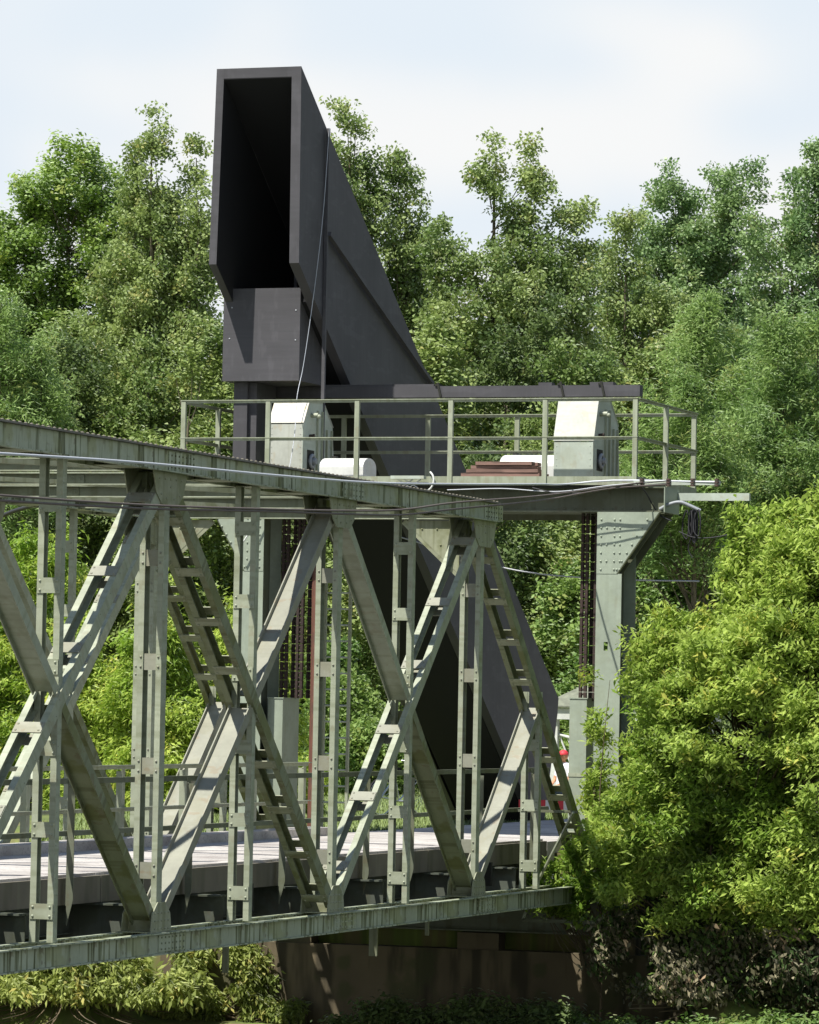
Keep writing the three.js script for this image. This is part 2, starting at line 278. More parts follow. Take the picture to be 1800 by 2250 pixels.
function truss(off) {
  const bEnd = 2 * P + .4, b0 = I0 * P - .4;
  { // top chord: two deep channels under a cover plate
    new MB().strip([b0, 4.845], [bEnd, 4.845], off + A_N + .012, off + A_N + .03, -.115, .115).strip([b0, 4.845], [bEnd, 4.845], off + A_F - .03, off + A_F - .012, -.115, .115)
      .strip([b0, 4.738], [bEnd, 4.738], off + A_N + .03, off + A_N + .075, -.008, .008).strip([b0, 4.738], [bEnd, 4.738], off + A_F - .075, off + A_F - .03, -.008, .008).build('top_chord', M.chord, bridge);
    const m = new MB().strip([b0, 4.972], [bEnd, 4.972], off + A_F - .08, off + A_N + .08, -.01, .01);
    for (let b = b0 + .1; b < bEnd; b += .135) { m.rivet(V(off + A_N + .05, 4.982, b), UP, .02); m.rivet(V(off + A_F - .05, 4.982, b), UP, .02); }
    m.build('cover_plate', M.topPlate, bridge);
    for (let b = b0 + .6; b < bEnd; b += 1.3) new MB().strip([b, 4.74], [b + .5, 4.74], off + A_F - .01, off + A_N + .01, -.005, .005).build('tie_plate', M.steelOld, bridge);
  }
  { // bottom chord
    const e0 = I0 * P - .4, e1 = 3 * P + .3;
    new MB().strip([e0, -.1], [e1, -.1], off + A_N + .012, off + A_N + .03, -.1, .1).strip([e0, -.1], [e1, -.1], off + A_F - .03, off + A_F - .012, -.1, .1)
      .strip([e0, .004], [e1, .004], off + A_N - .02, off + A_N + .085, -.007, .007).strip([e0, .004], [e1, .004], off + A_F - .085, off + A_F + .02, -.007, .007)
      .strip([e0, -.208], [e1, -.208], off + A_F - .07, off + A_N + .07, -.008, .008).build('bottom_chord', M.chord, bridge);
  }
  for (let i = I0; i <= I1; i++) {
    const b = i * P, top = i < 3;
    // splice plates with rivets on the chords
    for (const [c, hh, on] of [[4.845, .1, top], [-.1, .085, true]]) if (on) {
      const m = new MB().strip([b - .12, c], [b + .62, c], off + A_N + .03, off + A_N + .04, -hh, hh);
      for (let k = 0; k < 7; k++) for (const y of [-.06, 0, .06]) m.rivet(V(off + A_N + .04, c + y, b - .05 + k * .1), RIGHT, .013);
      m.build('splice_plate', M.chord, bridge);
    }
    // gussets
    if (top) for (const s of [0, 1]) {
      const a = s ? off + A_F - .012 : off + A_N, w = .012, pts = [[-.46, 4.74], [.46, 4.74], [.36, 4.5], [.22, 4.4], [-.22, 4.4], [-.36, 4.5]].map(([x, y]) => V(a, y, b + x));
      const m = new MB().prism(pts, new THREE.Vector3(w, 0, 0));
      if (!s) for (const [x, y] of [[-.3, 4.66], [-.15, 4.66], [0, 4.66], [.15, 4.66], [.3, 4.66], [-.25, 4.5], [.25, 4.5], [0, 4.58], [-.1, 4.46], [.1, 4.46]]) m.rivet(V(a + w, y, b + x), RIGHT, .015);
      m.build('gusset_plate', M.steelOld, bridge);
    }
    for (const s of [0, 1]) {
      const a = s ? off + A_F - .012 : off + A_N, pts = [[-.28, .0], [.28, .0], [.24, .2], [.1, .32], [-.1, .32], [-.24, .2]].map(([x, y]) => V(a, y, b + x));
      const m = new MB().prism(pts, new THREE.Vector3(.012, 0, 0));
      if (!s) for (const x of [-.18, -.09, 0, .09, .18]) for (const y of [.05, .13, .21]) m.rivet(V(a + .012, y, b + x), RIGHT, .013);
      m.build('gusset_plate', M.steelOld, bridge);
    }
    new MB().strip([b - .3, .012], [b + .3, .012], off + A_F - .02, off + A_N + .02, 0, .01).strip([b, .015], [b, .17], off + A_F, off + A_N, .09, .1).build('node_plate', M.steelOld, bridge);
    // posts
    if (top) battened('vertical_post', [b, .02], [b, 4.73], off, { wid: .062, dep: .07, first: .62, step: 1.07, len: .17, mat: M.steel, bmat: M.steelWarm, rear: false, last: .6, an: .05, af: -.215, sunk: 1 });
    if (i < 3) {
      const b2 = b + P / 2;
      if (i < 2) battened('vertical_post', [b2, .02], [b2, 4.73], off, { wid: .065, dep: .05, first: .3, step: .79, len: .15, mat: M.steel, rear: false, last: .3, an: .045, af: -.205 });
      else battened('vertical_post', [b2, .02], [b2, 2.6], off, { wid: .065, dep: .05, first: .3, step: .79, len: .15, mat: M.steel, rear: false, last: .3, an: .045, af: -.205 });
    }
    // diagonals: ladders meet at the tops of even nodes, wide beams at the tops of odd ones
    if (i < 3) {
      const even = ((i % 2) + 2) % 2 === 0, t0 = [b, 4.72], b1 = [b + P, .05], t1 = [b + P, 4.72], bb = [b, .05];
      if (even) {
        battened('ladder_diagonal', lerp2(t0, b1, .01), lerp2(t0, b1, .985), off, { wid: .07, dep: .075, first: .55, step: .765, len: .12, mat: M.mossShade, bmat: M.steelOld });
        if (i < 2) { hBeam(lerp2(t1, bb, .02), lerp2(t1, bb, .485), off, M.steelWarm); hBeam(lerp2(t1, bb, .515), lerp2(t1, bb, .985), off, M.steelWarm); }
        else hBeam(lerp2(t1, bb, .5), lerp2(t1, bb, .985), off, M.steelWarm);
      } else {
        hBeam(lerp2(t0, b1, .02), lerp2(t0, b1, .485), off, M.steel); hBeam(lerp2(t0, b1, .515), lerp2(t0, b1, .985), off, M.mossShade);  // upper half paler for bounced light, put into colour; lower half also lichen
        battened('ladder_diagonal', lerp2(t1, bb, .01), lerp2(t1, bb, .985), off, { wid: .07, dep: .075, first: .42, step: 1.18, len: .15, mat: M.steel, bmat: M.steelWarm });
      }
    }
  }
}
const OFF = -4.43;
truss(0); truss(OFF);
for (let k = I0 * 2; k <= 4; k++) { // struts between the two top chords, one at each half panel
  const b = k * P / 2, m = new MB();
  const a0 = OFF + A_N + .03, a1 = A_F - .03;
  m.box(a0, a1, 4.76, 4.868, b - .03, b - .02);
  new MB().box(a0, a1, 4.87, 4.882, b - .10, b + .06).box(a0, a1, 4.745, 4.757, b - .09, b + .05).build('strut_flange', M.steel, bridge);
  for (const a of [-.9, -2.1, -3.3]) { m.box(a - .1, a + .1, 4.765, 4.862, b - .045, b - .03); m.rivet(V(a - .05, 4.815, b - .045), FRONT, .014); m.rivet(V(a + .05, 4.815, b - .045), FRONT, .014); }
  m.build('top_strut', M.girder, bridge);
  if (k % 2 === 0 && k < 4) new MB().bar(V(a0, 4.78, b), V(a1, 4.78, b + P), .09, .05).build('wind_brace', M.steelOld, bridge);
}
for (const [a0, s] of [[A_F - .01, -1], [OFF + A_N + .01, 1]]) { // knee plates of the portal
  const b = 2 * P, pts = [[0, 4.73], [.75, 4.73], [0, 4.05]].map(([x, y]) => V(a0 + s * x, y, b - .03));
  const m = new MB().prism(pts, new THREE.Vector3(0, 0, -.012)).bar(V(a0 + s * .75, 4.72, b - .02), V(a0, 4.04, b - .02), .08, .012, FRONT);
  for (const [x, y] of [[.12, 4.62], [.3, 4.62], [.5, 4.62], [.1, 4.4], [.1, 4.22], [.25, 4.42]]) m.rivet(V(a0 + s * x, y, b - .03), FRONT, .015);
  m.build('knee_plate', M.steelOld, bridge);
}
for (let k = I0 * 2; k <= 6; k++) { // floor beams
  const b = k * P / 2; if (b > 15.7) continue;
  new MB().box(OFF + A_N + .03, A_F - .03, -.14, .28, b - .01, b + .01).box(OFF + A_N + .03, A_F - .03, .27, .29, b - .09, b + .09).box(OFF + A_N + .03, A_F - .03, -.16, -.14, b - .09, b + .09).build('floor_beam', M.floorBeam, bridge);
}
for (const a of [-.95, -1.7, -2.5, -3.3, -3.9]) new MB().box(a - .012, a + .012, -.02, .29, I0 * P, 15.5).box(a - .07, a + .07, -.035, -.02, I0 * P, 15.5).build('stringer', M.floorBeam, bridge);
{ // deck slabs with near fascia; kerb on the far side
  const xs = [I0 * P, -2 * P, -P, 0, P, 2 * P, 15.55];
  for (let i = 0; i + 1 < xs.length; i++) {
    const e0 = xs[i] + .006, e1 = xs[i + 1] - .006;
    new MB().box(-3.95, -.66, .31, .565, e0, e1).build('deck_slab', M.deck, bridge);
    new MB().box(-.655, -.60, .30, .572, e0, e1).build('deck_edge', M.fascia, bridge);
    new MB().box(-4.1, -3.72, .30, .68, e0, e1).build('kerb', M.deck, bridge);
    new MB().box(-.86, -.66, .565, .60, e0, e1).build('kerb', M.deck, bridge);
  }
  for (const b of [1.2, 4.1, 6.9, 9.4, 12.8]) new MB().box(-.58, -.5, .05, .36, b - .03, b + .03).build('deck_bracket', M.dark, bridge);
}
function guardRail(a, s, posts, e0, e1, mat) { // angle rails on angle posts
  for (const [c, h] of [[1.575, .05], [1.045, .045]]) new MB().box(a - .03, a + .03, c - .006, c + .006, e0, e1).box(a + s * .03 - .005, a + s * .03 + .005, c - h, c - .006, e0, e1).build('guard_rail', mat, bridge);
  for (const b of posts) {
    const m = new MB().box(a + s * .035, a + s * .043, .3, 1.56, b - .05, b + .05).box(a + s * .043, a + s * .115, .36, 1.5, b - .05, b - .042);
    if (s > 0) m.prism([V(a + .043, .36, b - .05), V(a + .115, .36, b - .05), V(a + .05, .1, b - .05), V(a + .043, .1, b - .05)], new THREE.Vector3(0, 0, -.008));
    m.rivet(V(a + s * .05, 1.5, b - .05), FRONT, .012).build('rail_post', mat, bridge);
  }
}
guardRail(-.57, 1, [-10.6, -7.4, -4.2, -1.0, 2.2, 5.05, 7.9, 9.55, 12.3, 14.6], I0 * P, 15.4, M.girder);
guardRail(-4.03, -1, [-6, -3, 0, 3, 5.9, 8.8, 10.9, 13.4, 15.3], I0 * P, 15.4, M.steel);
for (const [a, b, c0, c1, w] of [[-.36, 7.8, -.62, -.2, .1], [-1.24, 5.2, -.72, -.14, .07], [-.6, 10.5, -.5, -.14, .045]]) new MB().box(a - w / 2, a + w / 2, c0, c1, b - .02, b + .02).build('hanger_plate', M.steelOld, bridge);
{ // end cross girder over the bearings
  new MB().box(-4.7, .55, -.68, -.28, 15.72, 15.75).box(-4.7, .55, -.28, -.26, 15.62, 15.85).box(-4.7, .55, -.70, -.68, 15.62, 15.85).build('end_girder', M.girder, bridge);
}

// ------------------------------------------------------------------ approach road on the bank
{
  const m = new MB().box(-4.1, -.62, -.2, .56, 15.62, 40);
  struct('road', m.make(), M.deck);
}

// ------------------------------------------------------------------ lift tower
const tower = thing('lift_tower', V(-2.6, -.6, 16.3), 'pale green steel tower frame carrying a platform above the bridge end', 'tower');
const TO = tower.position;
function column(aL, aR, mirror) {
  const g = new THREE.Group(); g.name = 'column'; tower.add(g);
  const w = (aL + aR) / 2;
  const front = new THREE.Shape([[aL, -.95], [aR, -.95], [aR, 4.26], [aL, 4.26]].map(p => new THREE.Vector2(...p)));
  if (!mirror) for (const c of [3.26, 2.03]) front.holes.push(new THREE.Path([[w - .06, c - .06], [w + .0, c - .06], [w + .0, c + .06], [w - .06, c + .06]].map(p => new THREE.Vector2(...p))));
  const fg = new THREE.ExtrudeGeometry(front, { depth: .018, bevelEnabled: false }); fg.translate(0, 0, -16.068);
  new MB(TO).geo(fg).build('flange', M.tower, g);
  new MB(TO).box(w - .01, w + .01, -.95, 5.1, 16.07, 16.75).build('web', M.girder, g);  // darker than the flanges: shade of the recess put into the colour
  new MB(TO).box(aL, aR, -.95, 5.1, 16.75, 16.77).build('flange', M.tower, g);
  // flared head: front and rear gussets with an inclined edge plate
  const s = mirror ? -1 : 1, in_ = mirror ? aR : aL, out = mirror ? aL : aR, tip = mirror ? aL - .43 : aR + .53;
  for (const b of [16.045, 16.755]) {
    const m = new MB(TO).prism([V(in_, 4.26, b), V(out - s * .075, 4.26, b), V(tip, 5.115, b), V(in_, 5.115, b)], new THREE.Vector3(0, 0, -.014));
    if (b < 16.5) for (let y = 4.32; y < 5.08; y += .115) { for (const x of [.06, .14, .25, .33]) if (x < .1 || x > .2 || (Math.round(y / .115) % 2)) m.rivet(V(in_ + s * x, y, b), FRONT, .017); m.rivet(V(out + s * (-.11 + (y - 4.26) * .62), y, b), FRONT, .018); }
    m.build('gusset_plate', b < 16.5 ? M.tower : M.girder, g);  // rear plate takes a darker paint, shade between gussets put into colour
  }
  new MB(TO).prism([V(w, 4.1, 16.4), V(out - s * .09, 4.27, 16.4), V(tip - s * .02, 5.11, 16.4), V(w, 5.11, 16.4)], new THREE.Vector3(0, 0, -.014)).build('diaphragm', M.girder, g);  // dark paint here also carries the shade between the gussets
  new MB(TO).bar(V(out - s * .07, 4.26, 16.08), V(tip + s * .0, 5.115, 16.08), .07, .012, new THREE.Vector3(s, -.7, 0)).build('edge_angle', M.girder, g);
  return g;
}
column(-.107, .255, false); column(-5.393, -5.035, true);
{ // head girders across the columns (front and rear) with end plates
  for (const b of [16.3, 16.7]) {
    const m = new MB(TO).box(-5.85, .80, 5.135, 5.47, b, b + .016).box(-5.85, .80, 5.118, 5.135, 16.08 + (b - 16.3) * 1.2, b + .1).box(-5.85, .80, 5.455, 5.47, b - .1, b);
    for (let a = -5.7; a < .75; a += .14) m.rivet(V(a, 5.17, b), FRONT, .013);
    m.build('head_girder', M.girder, tower);
  }
  new MB(TO).box(.80, .815, 5.12, 5.47, 16.2, 16.95).build('end_plate', M.tower, tower);
  new MB(TO).box(-5.5, .3, 5.1, 5.47, 18.3, 18.32).build('head_girder', M.girder, tower);
}
{ // platform floor and edge channels
  new MB(TO).box(-6.25, .49, 5.5, 5.53, 15.93, 18.98).build('floor_plate', M.topPlate, tower);
  const e = (a0, a1, b0, b1) => new MB(TO).box(a0, a1, 5.48, 5.6, b0, b1).build('toe_board', M.steel, tower);
  e(-6.28, .50, 15.9, 15.912); e(-6.28, .50, 18.99, 19.0); e(.49, .502, 15.915, 18.985); e(-6.28, -6.268, 15.915, 18.985);
  new MB(TO).box(-6.28, .50, 5.44, 5.48, 15.95, 16.0).build('edge_angle', M.dark, tower);
  for (const a of [-5.6, -4.2, -2.8, -1.4, 0]) new MB(TO).box(a - .04, a + .04, 5.43, 5.5, 16.0, 18.95).build('floor_joist', M.girder, tower);
}
{ // railing: posts and two rails on each side
  const post = (a, b, w = .033) => new MB(TO).box(a - w, a + w, 5.48, 6.66, b - .006, b + .006).box(a + w - .008, a + w, 5.48, 6.66, b + .006, b + .05).build('rail_post', M.steel, tower);
  for (const a of [-6.24, -4.95, -3.61, -2.22, -.84, .46]) post(a, 15.885);
  for (const a of [-6.05, -4.94, -3.62, -2.24, -.9, .44]) post(a, 19.01);
  for (const b of [17.3]) { post(.50, b); post(-6.27, b); }
  for (const c of [6.68, 6.145]) {
    const r = (p, q) => new MB(TO).bar(p, q, .05, .012).bar(p.clone().add(new THREE.Vector3(0, -.022, 0)), q.clone().add(new THREE.Vector3(0, -.022, 0)), .008, .036).build('rail', M.steel, tower);
    r(V(-6.28, c, 15.9), V(.5, c, 15.9)); r(V(-6.28, c, 18.995), V(.5, c, 18.995)); r(V(.5, c - .002, 15.93), V(.5, c - .002, 18.97)); r(V(-6.28, c - .002, 15.93), V(-6.28, c - .002, 18.97));
  }
}
// cantilever bar with clamps at the right-hand end of the platform
new MB(TO).box(.50, 1.72, 5.47, 5.53, 15.72, 15.78).build('outrigger', M.pale, tower);
for (const a of [.62, 1.0, 1.34, 1.68]) { const m = new MB(TO); for (const c of [5.545, 5.505, 5.465]) m.geo(new THREE.CylinderGeometry(.032, .032, .026, 10).translate(a, c, -15.71)); m.build('insulator', M.copper, tower); }
new MB(TO).box(.82, 1.84, 5.315, 5.42, 16.86, 16.94).build('outrigger', M.pale, tower);

// chains, counterweights, pole and ladder beside the columns
function chain(name, a0, n, pitch, c0, c1, b, label) {
  const o = thing(name, V(a0 + n * pitch / 2, c0, b), label, 'chain', 'lift chains of the tower');
  for (let k = 0; k < n; k++) {
    const a = a0 + k * pitch, bb = b + (k % 2) * .14, m = new MB(o.position);
    for (const s of [-1, 1]) for (let y = c0; y < c1; y += .13) m.box(a + s * .034 - .019, a + s * .034 + .019, y, y + .123, bb - .03, bb + .03);
    for (let y = c0 + .03; y < c1; y += .065) m.geo(new THREE.CylinderGeometry(.018, .018, .1, 6).rotateZ(Math.PI / 2).translate(a, y, -bb));
    m.build('chain_strand', M.rust, o);
  }
}
chain('lift_chain', -4.90, 4, .118, 2.47, 5.12, 16.6, 'dark rusty lift chain hanging above the left counterweight beside the red brown pole');
chain('lift_chain', -.44, 3, .098, 2.5, 5.12, 16.6, 'dark rusty lift chain hanging beside the right tower column');
function counterweight(a0, a1, c1, label) {
  const o = thing('counterweight', V((a0 + a1) / 2, -.5, 16.6), label, 'counterweight', 'counterweights of the lift tower');
  new MB(o.position).box(a0, a1, -.5, c1, 16.3, 16.96).build('casing', M.tower, o);
  new MB(o.position).box(a0 - .012, a1 + .012, c1, c1 + .014, 16.29, 16.97).build('lid', M.tower, o);
  for (const c of [.6, 1.45]) new MB(o.position).box(a0 - .006, a1 + .006, c, c + .05, 16.292, 16.968).build('band', M.steel, o);
}
counterweight(-5.017, -4.793, 2.46, 'pale green counterweight casing under the left chains behind the truss');
counterweight(-.537, -.289, 2.53, 'pale green counterweight casing left of the right tower column');
{
  const o = thing('guide_pole', V(-4.42, .3, 16.9), 'red brown rusty round pole beside the left chains', 'pole');
  new MB(o.position).tube([V(-4.44, .3, 16.62), V(-4.435, 2.4, 16.63), V(-4.44, 5.1, 16.62)], .066, 14).build('pole', M.redPole, o);
  new MB(o.position).box(-4.53, -4.35, .28, .34, 16.53, 16.71).build('foot_plate', M.rust, o);
  const l = thing('metal_ladder', V(-4.3, .5, 17.4), 'narrow steel ladder behind the red brown pole', 'ladder');
  for (const a of [-4.58, -4.2]) new MB(l.position).box(a - .02, a + .02, .5, 4.2, 17.38, 17.43).build('stile', M.steel, l);
  for (let c = .75; c < 4.1; c += .232) new MB(l.position).tube([V(-4.57, c, 17.4), V(-4.21, c, 17.4)], .014, 8).build('rung', M.pale, l);
}

// ------------------------------------------------------------------ machine housings on the platform
function housing(a0, a1, label, mats, cm, bs) {
  const o = thing('machine_housing', V((a0 + a1) / 2, 5.53, 17), label, 'machine housing', 'machine housings on the platform');
  const hood = [[16.4, 5.53], [16.4, cm + .005], [bs, 6.70], [17.2, 6.74], [17.62, 6.4], [17.75, 5.53]];
  for (const [a, t] of [[a0, .012], [a1 - .012, .012]]) new MB(o.position).prism(hood.map(([b, c]) => V(a, c, b)), new THREE.Vector3(t, 0, 0)).build('side_panel', M.pale, o);
  const f = new MB(o.position).box(a0 + .012, a1 - .012, 5.53, cm, 16.4, 16.412); for (let c = 5.6; c < cm - .02; c += .09) { f.rivet(V(a0 + .04, c, 16.4), FRONT, .008); f.rivet(V(a1 - .04, c, 16.4), FRONT, .008); }
  f.build('front_panel', mats[0], o);
  new MB(o.position).bar(V((a0 + a1) / 2, cm + .01, 16.395), V((a0 + a1) / 2, 6.695, bs - .012), a1 - a0 + .02, .014, FRONT).build('slanted_cover', mats[1], o);
  new MB(o.position).bar(V((a0 + a1) / 2, 6.705, bs - .005), V((a0 + a1) / 2, 6.745, 17.2), a1 - a0 + .03, .014).build('top_cover', mats[1], o);
  new MB(o.position).bar(V((a0 + a1) / 2, 6.745, 17.205), V((a0 + a1) / 2, 6.405, 17.625), a1 - a0 + .02, .014).build('rear_cover', mats[0], o);
  for (const b of [16.95, 17.15, 17.35, 17.55]) new MB(o.position).box(a1, a1 + .03, 5.53, b < 17.3 ? 6.6 : 6.35, b - .012, b + .012).build('stiffener', M.steel, o);
  new MB(o.position).box(a1, a1 + .006, 5.72, 6.02, 16.58, 16.86).build('dark_hole_plate', M.dark, o);  // flat dark plate; the shade inside a hole put into its colour
  const h = new MB(o.position).geo(new THREE.TorusGeometry(.085, .026, 8, 16).rotateY(Math.PI / 2).translate(a1 + .03, 5.86, -16.72)).geo(new THREE.CylinderGeometry(.045, .045, .09, 12).rotateZ(Math.PI / 2).translate(a1 + .05, 5.86, -16.72)).box(a1 + .006, a1 + .04, 5.84, 5.88, 16.62, 16.82); h.build('bearing', M.greyPipe, o);
  new MB(o.position).geo(new THREE.CylinderGeometry(.035, .035, .12, 10).rotateZ(Math.PI / 2).translate(a1 + .05, 6.52, -16.72)).geo(new THREE.SphereGeometry(.035, 8, 6).translate(a1 + .12, 6.5, -16.72)).build('grease_cup', M.steel, o);
  new MB(o.position).geo(new THREE.CylinderGeometry(.02, .03, .08, 8).rotateZ(Math.PI / 2).translate(a1 + .04, 6.22, -16.66)).build('grease_cup', M.rust, o);
  return o;
}
housing(-5.12, -4.605, 'white and rust stained machine housing behind the railing under the black chute', [M.white, M.whiteRust], 6.38, 16.62);
housing(-.86, -.29, 'clean white machine housing with slanted cover at the right end of the platform', [M.pale, M.white], 6.115, 16.62);
{ // wide round-topped cover beside the left housing, and a second behind the planks
  const mk = (a0, a1, b, r, label) => {
    const o = thing('drum_cover', V((a0 + a1) / 2, 5.53, b), label, 'machine cover', 'drum covers on the platform');
    const pts = []; const n = 14; pts.push(V(a0, 5.53, b - r)); for (let k = 0; k <= n; k++) { const t = Math.PI * (1 - k / n); pts.push(V(a0, 5.53 + r * .95 + Math.sin(t) * r * .5 - r * .12, b + Math.cos(t) * r)); } pts.push(V(a0, 5.53, b + r));
    const rev = pts.map(p => p.clone());
    new MB(o.position).prism(rev, new THREE.Vector3(a1 - a0, 0, 0)).build('shell', M.whitePaint, o);
    for (const a of [a0 - .012, a1]) new MB(o.position).box(a, a + .012, 5.53, 5.57, b - r - .03, b + r + .03).build('foot_flange', M.steel, o);
    new MB(o.position).box(a0 + .1, a0 + .16, 5.53 + r * 1.33, 5.53 + r * 1.36 + .02, b - .05, b + .05).build('lifting_eye', M.dark, o);
  };
  mk(-4.36, -3.70, 16.72, .28, 'glaring white round topped drum cover right of the left machine housing');
  mk(-1.98, -1.1, 17.75, .36, 'white round topped drum cover behind the stack of planks');
}
{ // stack of timber on the platform
  setSeed(55);
  const rows = [[-2.33, -1.0, 5.53], [-2.36, -1.02, 5.583], [-2.26, -1.1, 5.636], [-2.22, -1.16, 5.689], [-2.12, -1.2, 5.742], [-2.08, -1.25, 5.795]];
  rows.forEach(([a0, a1, c], i) => { for (let k = 0; k < 2; k++) {
    const e = rr(-.05, .05), b = 16.55 + k * .2 + rr(-.02, .02), o = thing('timber_plank', V((a0 + a1) / 2, c, b), `${k ? 'rear' : 'front'} reddish brown plank in the ${['bottom', 'second', 'third', 'fourth', 'fifth', 'topmost'][i]} layer of the stack on the platform`, 'plank', 'planks stacked on the platform');
    new MB(o.position).frame(V((a0 + a1) / 2 + e, c + .025, b + .08), RIGHT.clone().applyAxisAngle(UP, rr(-.02, .02)), UP, FRONT.clone(), (a1 - a0) / 2, .0235, .085).build('board', M.wood, o);
  } });
}
{ // lamp bracket on the platform edge
  const o = thing('floodlight_bracket', V(-2.8, 5.48, 15.8), 'white folding bracket with crossed struts below the platform railing', 'bracket');
  new MB(o.position).box(-3.04, -2.55, 5.555, 5.60, 15.74, 15.86).build('tray', M.pale, o);
  for (const [x, y] of [[-2.96, -2.78], [-2.62, -2.8], [-2.86, -2.68], [-2.74, -2.92]]) new MB(o.position).bar(V(x, 5.55, 15.82), V(y, 5.44, 15.86), .015, .012).build('strut', M.conduit, o);
  const h = thing('white_hose', V(-2.46, 5.4, 15.84), 'short white cable end curling over the platform edge beside the bracket', 'cable');
  new MB().tube([V(-2.50, 5.66, 15.87), V(-2.45, 5.60, 15.85), V(-2.44, 5.5, 15.84), V(-2.5, 5.41, 15.84), V(-2.66, 5.38, 15.84)], .014, 8).build('hose', M.whitePaint, h); h.children[0].position.copy(h.position).negate();
}

// ------------------------------------------------------------------ black chute sculpture
{
  const o = thing('black_chute', V(-5.4, .4, 22), 'huge black inclined timber chute with an open mouth rising over the platform', 'sculpture');
  const O = o.position, k = .69;
  const top = b => 11.478 - k * (b - 16.2), bot = b => 8.66 - k * (b - 16.2);
  // outer width tapers a little from bottom of the mouth to its top, as built
  const aL = c => -6.023 + (c - 8.66) * .0215, aR = c => -4.645 - (c - 8.66) * .0075, aLi = c => aL(c) + .115, aRi = c => aR(c) - .145;
  const be = 29.1, cEnd = 2.53;
  const side = [[16.2, 8.66], [16.2, 11.478], [be, cEnd + .045], [be - .05, 2.3], [28.35, .35], [28.12, .35]];
  const wall = (fo, fi, name) => { // a cheek with real thickness
    const g = new MB(O), out = side.map(([b, c]) => V(fo(Math.max(c, 6)), c, b)), inn = side.map(([b, c]) => V(fi(Math.max(c, 6)), c, b));
    const tri = [[0, 1, 2], [0, 2, 3], [0, 3, 4], [0, 4, 5]], flip = fo === aR ? 1 : -1;
    const add = (A, f) => { for (const t of tri) { const q = f > 0 ? [A[t[0]], A[t[1]], A[t[2]]] : [A[t[0]], A[t[2]], A[t[1]]]; const kk = g.p.length / 3, n = new THREE.Vector3().subVectors(q[1], q[0]).cross(new THREE.Vector3().subVectors(q[2], q[0])).normalize(); for (const v of q) { g.p.push(v.x - O.x, v.y - O.y, v.z - O.z); g.n.push(n.x, n.y, n.z); g.t.push(-v.z, v.y); } g.i.push(kk, kk + 1, kk + 2); } };
    add(out, -flip);
    { const g2 = new MB(O), add2 = (A, f) => { for (const t of tri) { const q = f > 0 ? [A[t[0]], A[t[1]], A[t[2]]] : [A[t[0]], A[t[2]], A[t[1]]]; const kk = g2.p.length / 3, n = new THREE.Vector3().subVectors(q[1], q[0]).cross(new THREE.Vector3().subVectors(q[2], q[0])).normalize(); for (const v of q) { g2.p.push(v.x - O.x, v.y - O.y, v.z - O.z); g2.n.push(n.x, n.y, n.z); g2.t.push(-v.z, v.y); } g2.i.push(kk, kk + 1, kk + 2); } }; add2(inn, flip); g2.build('shade_lining', M.ductShade, o); }  // inner cheek faces: darkness of the mouth put into the colour
    for (let i = 0; i < side.length; i++) { const j = (i + 1) % side.length; flip > 0 ? g.quad(out[i], out[j], inn[j], inn[i], 2, .1) : g.quad(inn[i], inn[j], out[j], out[i], 2, .1); }
    g.build(name, M.duct, o);
  };
  wall(aR, aRi, 'side_wall'); wall(aL, aLi, 'side_wall');
  // roof, floor and end panels between the cheeks
  const panel = (name, pts, ext, mat = M.duct) => new MB(O).prism(pts, ext).build(name, mat, o);
  const aT0 = aLi(11.4), aT1 = aRi(11.4);
  panel('roof_panel', [V(aT0 - .02, 11.478, 16.201), V(aT0 - .02, 11.335, 16.201), V(aT0 - .02, 2.45, be - .13), V(aT0 - .02, 2.56, be - .01)], new THREE.Vector3(aT1 - aT0 + .04, 0, 0));
  panel('shade_lining', [V(aT0, 11.322, 16.203), V(aT0, 11.332, 16.203), V(aT0, 2.40, be - .14), V(aT0, 2.39, be - .14)], new THREE.Vector3(aT1 - aT0, 0, 0), M.ductShade);  // under the roof, shade put into the near-black colour
  panel('floor_panel', [V(aLi(8.3), bot(16.93) + .02, 16.93), V(aLi(8.3), bot(16.93) + .16, 16.96), V(aLi(8.3), .36, 28.3), V(aLi(8.3), .36, 28.1)], new THREE.Vector3(aRi(8.3) - aLi(8.3), 0, 0), M.ductShade);  // chute underside: its shade is put into the near-black colour
  panel('end_panel', [V(aLi(3), 2.45, be - .13), V(aLi(3), 2.46, be - .04), V(aLi(3), .36, 28.34), V(aLi(3), .36, 28.31)], new THREE.Vector3(aRi(3) - aLi(3), 0, 0));
  // raised edge of the mouth
  // box under the mouth
  const bx0 = -6.05, bx1 = -4.865;
  new MB(O).prism([V(bx0, 7.035, 16.88), V(bx0, 8.375, 16.88), V(bx0, bot(17.98) - .012, 17.98), V(bx0, 7.035, 17.98)], new THREE.Vector3(bx1 - bx0, 0, 0)).build('lower_box', M.duct, o);
  for (const [a, c] of [[-5.92, 8.1], [-4.93, 8.05], [-5.95, 7.65], [-4.93, 7.62]]) new MB(O).rivet(V(a, c, 16.88), FRONT, .012).build('screw', M.conduit, o);
  // legs and cross beam on the platform
  for (const [a0, a1, b] of [[-5.93, -5.72, 17.05], [-5.93, -5.72, 17.75]]) new MB(O).box(a0, a1, 5.53, 7.03, b, b + .2).build('leg', M.duct, o);
  new MB(O).box(-5.72, -5.6, 5.53, 7.03, 17.12, 17.9).build('leg', M.duct, o);
  new MB(O).box(-5.9, -.088, 6.866, 7.028, 18.0, 18.16).build('cross_beam', M.duct, o);
  new MB(O).box(-5.9, -3.2, 7.03, 7.06, 18.02, 18.5).build('top_board', M.duct, o);
